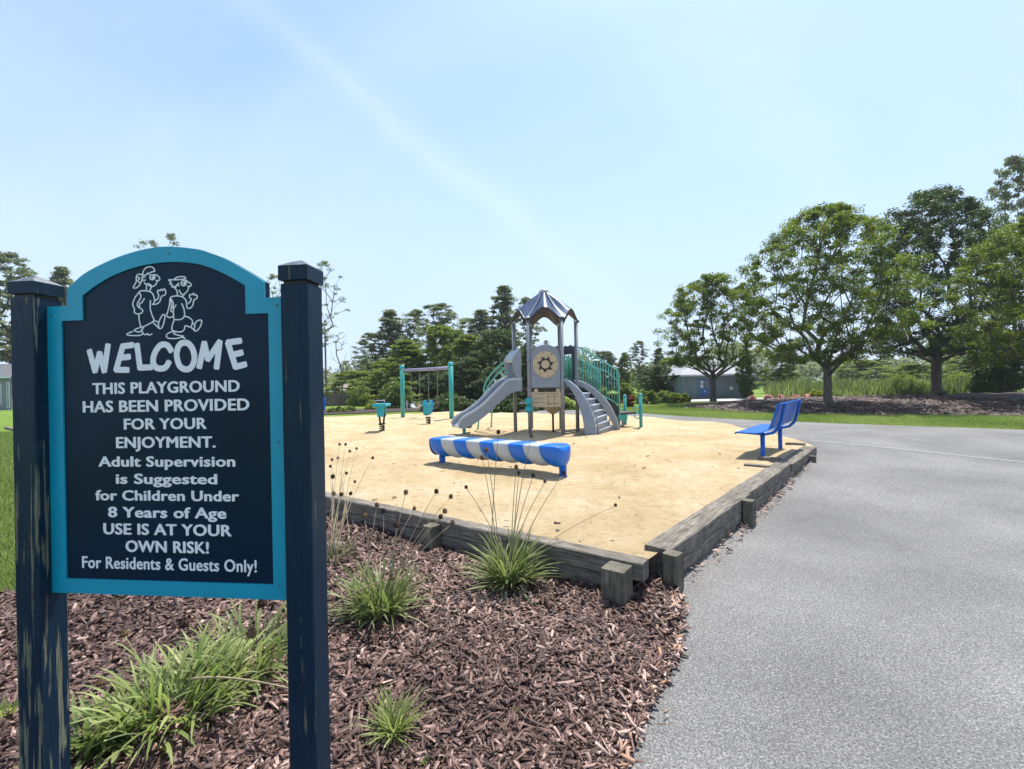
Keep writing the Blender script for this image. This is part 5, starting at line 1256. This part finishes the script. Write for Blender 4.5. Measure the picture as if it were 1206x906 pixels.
house(690, 722, 462, 446, 438, 90, 'house_tan', 'roof_brown', 'far tan house behind the stair rail')
# wooden fence
f0, f1 = P(370, 478, 34.5), P(446, 478, 37); f0.z = f1.z = .1; fd = (f1 - f0); fl = fd.length; fd.normalize()
fe = thing('wooden_fence', (f0 + f1) / 2, 'dark weathered board fence between the sign post and the domed bush', 'fence')
zf = P(410, 463.5, 35.5).z
fb = MB(); k = 0; x = 0
while x < fl:
    p = f0 + fd * x; hh_ = zf + random.uniform(-.03, .03); fb.prism([p + Vector((0, 0, 0)), p + fd * .145 + Vector((0, 0, 0)), p + fd * .145 + Vector((0, 0, hh_ - .1)), p + Vector((0, 0, hh_ - .1))], Vector((-fd.y, fd.x, 0)) * .02); x += .155
fb.build('boards', 'fence_wood', fe, kind='stuff')
for k in range(int(fl / 1.8) + 1):
    p = f0 + fd * (k * 1.8) + Vector((-fd.y, fd.x, 0)) * -.06; MB().box(p - Vector((.05, .05, .2)), p + Vector((.05, .04, zf - .05))).build('post', 'fence_wood', fe)
MB().tube([f0 + Vector((0, -.04, zf - .3)), f1 + Vector((0, -.04, zf - .3))], .035, 4).build('rail', 'fence_wood', fe)
# lamp posts
for px, yt, Y, lab in ((702, 423, 30, 'dark path lamp with a pale cap behind the teal stair rail'),):
    x = P(px, yt, Y).x; zt_ = P(px, yt, Y).z; lp_ = thing('path_lamp', (x, Y, .2), lab, 'lamp')
    MB().tube([(x, Y, .0), (x, Y, zt_ - .45)], .045, 10).build('pole', 'lamp_metal', lp_)
    lh = MB().tube([(x, Y, zt_ - .45), (x, Y, zt_ - .4), (x, Y, zt_ - .12)], [.08, .15, .20], 12).build('lantern', 'glass', lp_)
    MB().tube([(x, Y, zt_ - .12), (x, Y, zt_ - .08), (x, Y, zt_)], [.34, .30, .05], 14).build('lamp_cap', 'lamp_white', lp_)
# small things on lawn behind the swings: pale stones/urns
for k, (px, yb_, yt, wv) in enumerate(((479.5, 483, 473, 3.2), (488, 482.5, 474, 3), (494, 482, 474.5, 3.2))):
    g = G(px, yb_, .22); r_ = wv / F * g.y / 2; Hh = P(px, yt, g.y).z - .22
    t = thing('garden_urn', g, ('pale stone urn just right of the left swing post', 'pale stone urn behind the left swing chains', 'pale stone urn left of the blue spring rider')[k], 'urn', 'pale urns behind the swings')
    b = MB(); b.tube([g + Vector((0, 0, Hh * u)) for u in (0, .08, .2, .45, .8, .95, 1)], [r_ * q for q in (.8, .8, .4, .8, 1.0, .75, .85)], 12); b.build('urn_body', 'stone', t)
    b = MB(); b.tube([g + Vector((0, 0, Hh)), g + Vector((0, 0, Hh * 1.04))], [r_ * 1.05, r_ * .95], 12); b.build('urn_rim', 'stone', t)

# ------------------------------------------------------------------ plants in the mulch
def blades(name, parent, c, n, L, wd, mat, rng, spread=.05, tilt=(.1, .9), curve=.9, seg=6, dirv=None, bias=0.0):
    V = []; Q = []; v = []
    for i in range(n):
        a = rng.uniform(0, 2 * PI)
        if dirv is not None and rng.random() < bias: a = math.atan2(dirv[1], dirv[0]) + rng.normal(0, .5)
        tl_ = rng.uniform(*tilt); l = L * rng.uniform(.5, 1.1); w_ = wd * rng.uniform(.6, 1.2)
        h = np.array([math.cos(a), math.sin(a), 0]); sd = np.array([-math.sin(a), math.cos(a), 0]); sd = sd * math.cos(.5) + np.array([0, 0, 1]) * math.sin(rng.uniform(-.6, .6))
        p = np.array([c[0], c[1], c[2]]) + h * rng.uniform(0, spread) + sd * rng.normal(0, spread * .5) * np.array([1, 1, 0]); ang = tl_; o = len(V); val = rng.random(); tw_ = rng.normal(0, .12); ds = l / seg
        for k in range(seg + 1):
            u = k / seg; ww = w_ * (math.sin(PI * min(1, u * .82 + .16)) ** .7) * (1 if k < seg else .08)
            dirn = h * math.sin(ang) + np.array([0, 0, 1]) * math.cos(ang)
            nn_ = np.cross(dirn, sd); V += [p - sd * ww, p + nn_ * ww * -.35, p + sd * ww]; v += [val * .8 + .2 * u] * 3
            p = p + dirn * ds; ang = min(2.4, ang + curve * (.3 + u) / seg * rng.uniform(.7, 1.4)); sd = sd + h * tw_ * .3; sd /= np.linalg.norm(sd)
        for k in range(seg):
            for j in (0, 1): Q.append((o + k * 3 + j, o + k * 3 + j + 1, o + k * 3 + 4 + j, o + k * 3 + 3 + j))
    V = np.array(V); V[:, 2] = np.maximum(V[:, 2], c[2] + .006)
    loc = np.array(parent.location); me = fastmesh(name, V - loc, Q, mat, np.array(v), smooth=True); return link(name, me, parent, kind='stuff')
def seed_head(p, r_, par, mat, rng):
    b = MB(); vs = []; n1, n2 = 9, 7
    for i in range(n1 + 1):
        th = PI * i / n1
        for j in range(n2 * 2):
            ph = PI * j / n2 + (i % 2) * .2; rr_ = r_ * (1.18 if (i + j) % 2 else .82) * rng.uniform(.9, 1.1)
            vs.append(p + Vector((rr_ * math.sin(th) * math.cos(ph), rr_ * math.sin(th) * math.sin(ph), rr_ * .95 * math.cos(th))))
    m_ = n2 * 2
    b.add(vs, [(i * m_ + j, i * m_ + (j + 1) % m_, (i + 1) * m_ + (j + 1) % m_, (i + 1) * m_ + j) for i in range(n1) for j in range(m_)])
    for k in range(6):   # dry drooping bracts
        a_ = 2 * PI * k / 6 + rng.uniform(0, .5); q = p + Vector((math.cos(a_) * r_ * .8, math.sin(a_) * r_ * .8, -r_ * .6)); q2 = p + Vector((math.cos(a_) * r_ * 1.15, math.sin(a_) * r_ * 1.15, -r_ * 1.5))
        b.tube([q, (q + q2) / 2 + Vector((0, 0, .1 * r_)), q2], [r_ * .12, r_ * .1, r_ * .03], 4)
    return b.build('seed_head', mat, par)
def stem(p0, p1, r_, par, mat, sagx=0.0, bulge=.08, rng=None):
    p0, p1 = Vector(p0), Vector(p1); L = (p1 - p0).length; side = Vector((p1.x - p0.x, p1.y - p0.y, 0)); mid_ = (p0 + p1) / 2 - side * .12 + Vector((0, 0, bulge * L))
    pts = [p0 * (1 - u) ** 2 + mid_ * 2 * u * (1 - u) + p1 * u * u for u in [i / 8 for i in range(9)]]
    b = MB(); b.tube(pts, [r_ * (1 - .45 * i / 8) for i in range(9)], 6); return b.build('stem', mat, par)
def clump(px, py, label, n, L, wd, mat, heads, seed, Lh=None, dirv=None, bias=0, hr=.011, spread=.06, zg=.03, tilt=(.1, .9), curve=.9, extra=None, stem_mat='stem'):
    g = G(px, py, zg); rng = np.random.default_rng(seed); t = thing('coneflower_plant' if heads else 'grass_tuft', g, label, 'plant', 'plants growing in the mulch bed')
    blades('foliage', t, g, n, L, wd, mat, rng, spread, tilt, curve, dirv=dirv, bias=bias)
    if extra: blades('dry_leaves', t, g, extra[0], extra[1], extra[2], extra[3], rng, spread, (.5, 1.3), 1.2)
    for (hx, hy, dY, *rest) in heads:
        sc_ = rest[0] if rest else 1; p = P(hx, hy, g.y + dY); base = g + Vector((rng.normal(0, spread * .5), rng.normal(0, spread * .5), 0))
        st_ = stem(base, p, .0028 * (g.y / 3 + .3), t, stem_mat); seed_head(p + Vector((0, 0, hr * .5)), hr * sc_, t, 'seed' if rng.random() < .6 else 'seed_pale', rng)
    return t
# centre clump in front of the timbers
clump(600, 688, 'dense upright green clump beside the sand timbers, tall seed heads above it', 270, .43, .0075, 'blade',
      [(587, 510, .25), (626, 514, .3), (573, 531, .1), (568, 540, .15), (608, 551, .2), (611, 558, .2, .8), (628, 561, .1), (642, 568, .2, .8), (664, 558, .3), (549, 575, .1, .8), (725, 596, .5, .8)], 101, spread=.08, tilt=(.03, 1.15), curve=1.15, extra=(60, .38, .006, 'blade_grey'), hr=.0165, stem_mat='stem_dry')
clump(448, 722, 'leafy green clump just right of the right sign post', 260, .38, .0070, 'blade',
      [(478, 581, .3), (514, 580, .4), (531, 586, .4), (488, 600, .3, .8), (524, 603, .3), (519, 610, .2), (533, 617, .2), (467, 620, .1), (444, 596, .3), (452, 603, .2), (429, 608, .1), (462, 680, -.05)], 102, spread=.12, tilt=(.03, 1.1), curve=1.15, extra=(90, .36, .006, 'blade_grey'), hr=.0165, stem_mat='stem_dry')
clump(392, 660, 'sparse dry stems with dark seed heads against the right sign post', 46, .22, .005, 'blade_grey',
      [(400, 524, 1.0), (407, 524, 1.1), (412, 532, .9), (420, 529, 1.1), (439, 540, .9), (391, 542, .8), (398, 540, .9), (389, 550, .7), (408, 558, .7), (418, 568, .8), (392, 562, .4, 1.4), (393, 582, .3, 1.3), (402, 583, .35, 1.3), (413, 582, .5, 1.2)], 103, spread=.10, hr=.014, extra=(30, .2, .004, 'blade_grey'), stem_mat='stem_dry')
clump(463, 862, 'small bright green tuft alone in the mulch near the bottom', 130, .19, .0034, 'blade_bright', [], 104, spread=.035, tilt=(.2, 1.2), curve=.8)
clump(608, 842, 'tiny green weed with round leaves in the middle of the mulch', 9, .03, .008, 'blade_bright', [], 105, spread=.01)
clump(500, 900, 'tiny yellow-green sprout at the bottom edge of the mulch', 8, .03, .007, 'blade_bright', [], 106, spread=.01)
clump(8, 842, 'green sprig at the bottom left corner outside the left post', 30, .09, .006, 'blade_bright', [], 107, spread=.04)
clump(205, 838, 'big sprawling light green clump under the sign board', 230, .36, .0085, 'blade_bright',
      [(216, 736, .1, 1.25), (146, 748, .25), (118, 806, .0)], 108, spread=.21, tilt=(.15, 1.3), curve=1.4, dirv=(.3, .9), bias=.3, hr=.019, extra=(60, .30, .005, 'blade_grey'))
clump(292, 782, 'leafy clump behind the sign, against the right sign post', 170, .33, .0085, 'blade',
      [(309, 712, -.2, 1.2), (296, 748, -.25, 1.2)], 109, spread=.22, tilt=(.2, 1.3), curve=1.3, hr=.019, extra=(50, .3, .006, 'blade_grey'))
clump(120, 868, 'low dark green leaves at the foot of the left sign post', 120, .26, .012, 'blade', [], 110, spread=.12, tilt=(.4, 1.3), curve=.8, dirv=(.6, -.6), bias=.5)
# long pale stems arching out of the clumps
for (a, b_, Y0, Y1, lab) in (((225, 800), (345, 812), 2.2, 2.0, 'pale yellow flower stalk lying across under the sign'), ((388, 718), (462, 680), 2.6, 2.6, 'pale stalk with an orange seed head arching past the right post')):
    p0, p1 = P(*a, Y0), P(*b_, Y1); t = thing('fallen_stalk', p0, lab, 'stalk', None); stem(p0, p1, .006, t, 'stem_dry', bulge=.06); seed_head(p1, .012, t, 'seed_pale', RNG)
# near lawn blades at the left edge
rng = np.random.default_rng(12); n_ = 26000
yy = rng.uniform(3.6, 16, n_); xx = -yy * rng.uniform(1.05, 1.2, n_)
an = rng.uniform(0, PI, n_); hh_ = rng.uniform(.03, .075, n_) * (1 + yy * .03); w_ = .0035 * (1 + yy * .22)
gz_ = np.array([hgt(q) for q in yy]) - .03; ln = rng.normal(0, .02, (n_, 2))
dx, dy = np.cos(an) * w_, np.sin(an) * w_
V = np.stack([np.stack([xx - dx, yy - dy, gz_], 1), np.stack([xx + dx, yy + dy, gz_], 1), np.stack([xx + ln[:, 0] + dx * .2, yy + ln[:, 1] + dy * .2, gz_ + hh_], 1), np.stack([xx + ln[:, 0] - dx * .2, yy + ln[:, 1] - dy * .2, gz_ + hh_], 1)], 1)
link('grass_blades', fastmesh('grass_blades', V.reshape(-1, 3), np.arange(n_ * 4).reshape(-1, 4), 'blade_bright', np.repeat(rng.random(n_) * .7, 4)), kind='stuff', label='short lawn grass blades at the left edge beside the sign', cat='grass')

foot = [O0 - rdir * .1, O1, O1 - rin * .05, O0 + rdir * 1.2 - rin * .16, O0 - rdir * .15 - rin * .12]
ed_ = edgeness
edgeness = lambda x, y: np.full(len(x), .9)
lit = chips('dry_litter', foot, lambda x, y: np.full(len(x), .5), 26000, (.8, 7, 2.5, 8), size=.55)
lit['label'] = 'dry straw and bark litter along the foot of the path timbers'; lit['category'] = 'litter'

# lawn blades along the strip beyond the path and the coarse litter on the berm
strip = [G(1230, 507, .22), G(980, 499, .22), G(803, 490.5, .22), G(742, 486, .22), G(690, 483.5, .22), G(700, 478, .22), G(790, 477, .22), G(900, 485, .22), G(1080, 488, .22), G(1230, 489.5, .22)]
rng = np.random.default_rng(31); n_ = 230000
xs = rng.uniform(2, 19, n_); ys = rng.uniform(11.5, 31, n_); kp = inside(xs, ys, strip); xs, ys = xs[kp], ys[kp]; n_ = len(xs)
an = rng.uniform(0, PI, n_); w_ = .008; hh_ = rng.uniform(.03, .08, n_); z0_ = np.full(n_, .185); ln = rng.normal(0, .025, (n_, 2)); dx, dy = np.cos(an) * w_, np.sin(an) * w_
V = np.stack([np.stack([xs - dx, ys - dy, z0_], 1), np.stack([xs + dx, ys + dy, z0_], 1), np.stack([xs + ln[:, 0], ys + ln[:, 1], z0_ + hh_], 1)], 1)
gv = np.clip(.5 + .3 * np.sin(xs * 1.1 + 2 * np.sin(ys * .6)) + rng.normal(0, .25, n_), 0, 1)
link('lawn_blades', fastmesh('lawn_blades', V.reshape(-1, 3), np.arange(n_ * 3).reshape(-1, 3), 'blade_bright', np.repeat(gv * .6, 3)), kind='stuff', label='mown grass blades on the strip between path and mulch berm', cat='grass')
from mathutils.bvhtree import BVHTree
bo = bpy.data.objects['mulch_berm']; bv = BVHTree.FromPolygons([v.co.copy() for v in bo.data.vertices], [tuple(p.vertices) for p in bo.data.polygons])
V = []; Q = []; vv_ = []; N_ = 0
for i in range(16000):
    x, y = random.uniform(5, 24), random.uniform(15.5, 30); h = bv.ray_cast(Vector((x, y, 5)), Vector((0, 0, -1)))
    if h[0] is None: continue
    p = h[0]; a_ = random.uniform(0, PI); L_ = random.uniform(.03, .12); W_ = random.uniform(.012, .03); t_ = Vector((math.cos(a_), math.sin(a_), random.uniform(-.2, .4))) * L_; u_ = Vector((-math.sin(a_), math.cos(a_), random.uniform(-.4, .4))) * W_
    o_ = len(V); V += [p - t_ - u_ + Vector((0, 0, .02)), p - t_ + u_ + Vector((0, 0, .02)), p + t_ + u_ + Vector((0, 0, .03)), p + t_ - u_ + Vector((0, 0, .03))]; Q.append((o_, o_ + 1, o_ + 2, o_ + 3)); vv_ += [random.betavariate(1.3, 3.2) * .8] * 4
link('berm_litter', fastmesh('berm_litter', V, Q, 'chips', vv_), kind='stuff', label='coarse bark and leaf litter over the mulch berm under the trees', cat='litter')

# a few chips and leaves kicked out over the asphalt
edgeness = lambda x, y: np.full(len(x), .3)
kick = [G(738, 906), G(766, 835), G(800, 775), G(806, 712), G(850, 700), G(880, 760), G(860, 906)]
kk = chips('kicked_chips', kick, lambda x, y: np.exp(-np.clip(x - .25 - y * .12, 0, 3) * 9) * .35, 3000, (.1, 2, .8, 3.4), size=.6)
kk['label'] = 'stray bark chips kicked out of the bed onto the asphalt'; kk['category'] = 'litter'

# twigs, seed husks and chips lying on the sand
edgeness = lambda x, y: np.full(len(x), .15)
hc = [corner_in + rin * .1, O1 + rin * .3, G(853, 500, SZ), G(600, 488, SZ), G(400, 494, SZ), L1 + lin * .2]
sdb = chips('sand_debris', hc, lambda x, y: np.clip(1.2 - (y - 3) / 9, .1, 1) * np.clip(.35 + mn2(x * 1.3, y), .03, 1) * .5, 5200, (-6, 7, 3, 16), size=.55, zf=lambda x, y: SZ + .004 - .22 * np.clip((y - 5) / 7, 0, 1) ** 2 * (3 - 2 * np.clip((y - 5) / 7, 0, 1)))
sdb['label'] = 'small twigs, husks and stray chips scattered on the sand'; sdb['category'] = 'litter'
# ------------------------------------------------------------------ summer haze over the whole place
hm = bpy.data.materials.new('haze_air'); hm.use_nodes = True; t = hm.node_tree; t.nodes.clear()
pv = t.nodes.new('ShaderNodeVolumePrincipled'); pv.inputs['Color'].default_value = (.93, .96, 1, 1); pv.inputs['Density'].default_value = .0005; pv.inputs['Anisotropy'].default_value = .2
mo = t.nodes.new('ShaderNodeOutputMaterial'); t.links.new(pv.outputs[0], mo.inputs['Volume']); MATS['haze_air'] = hm
hz = MB().box((-420, -40, -1.2), (420, 620, 22)).build('haze', 'haze_air', None, kind='stuff')
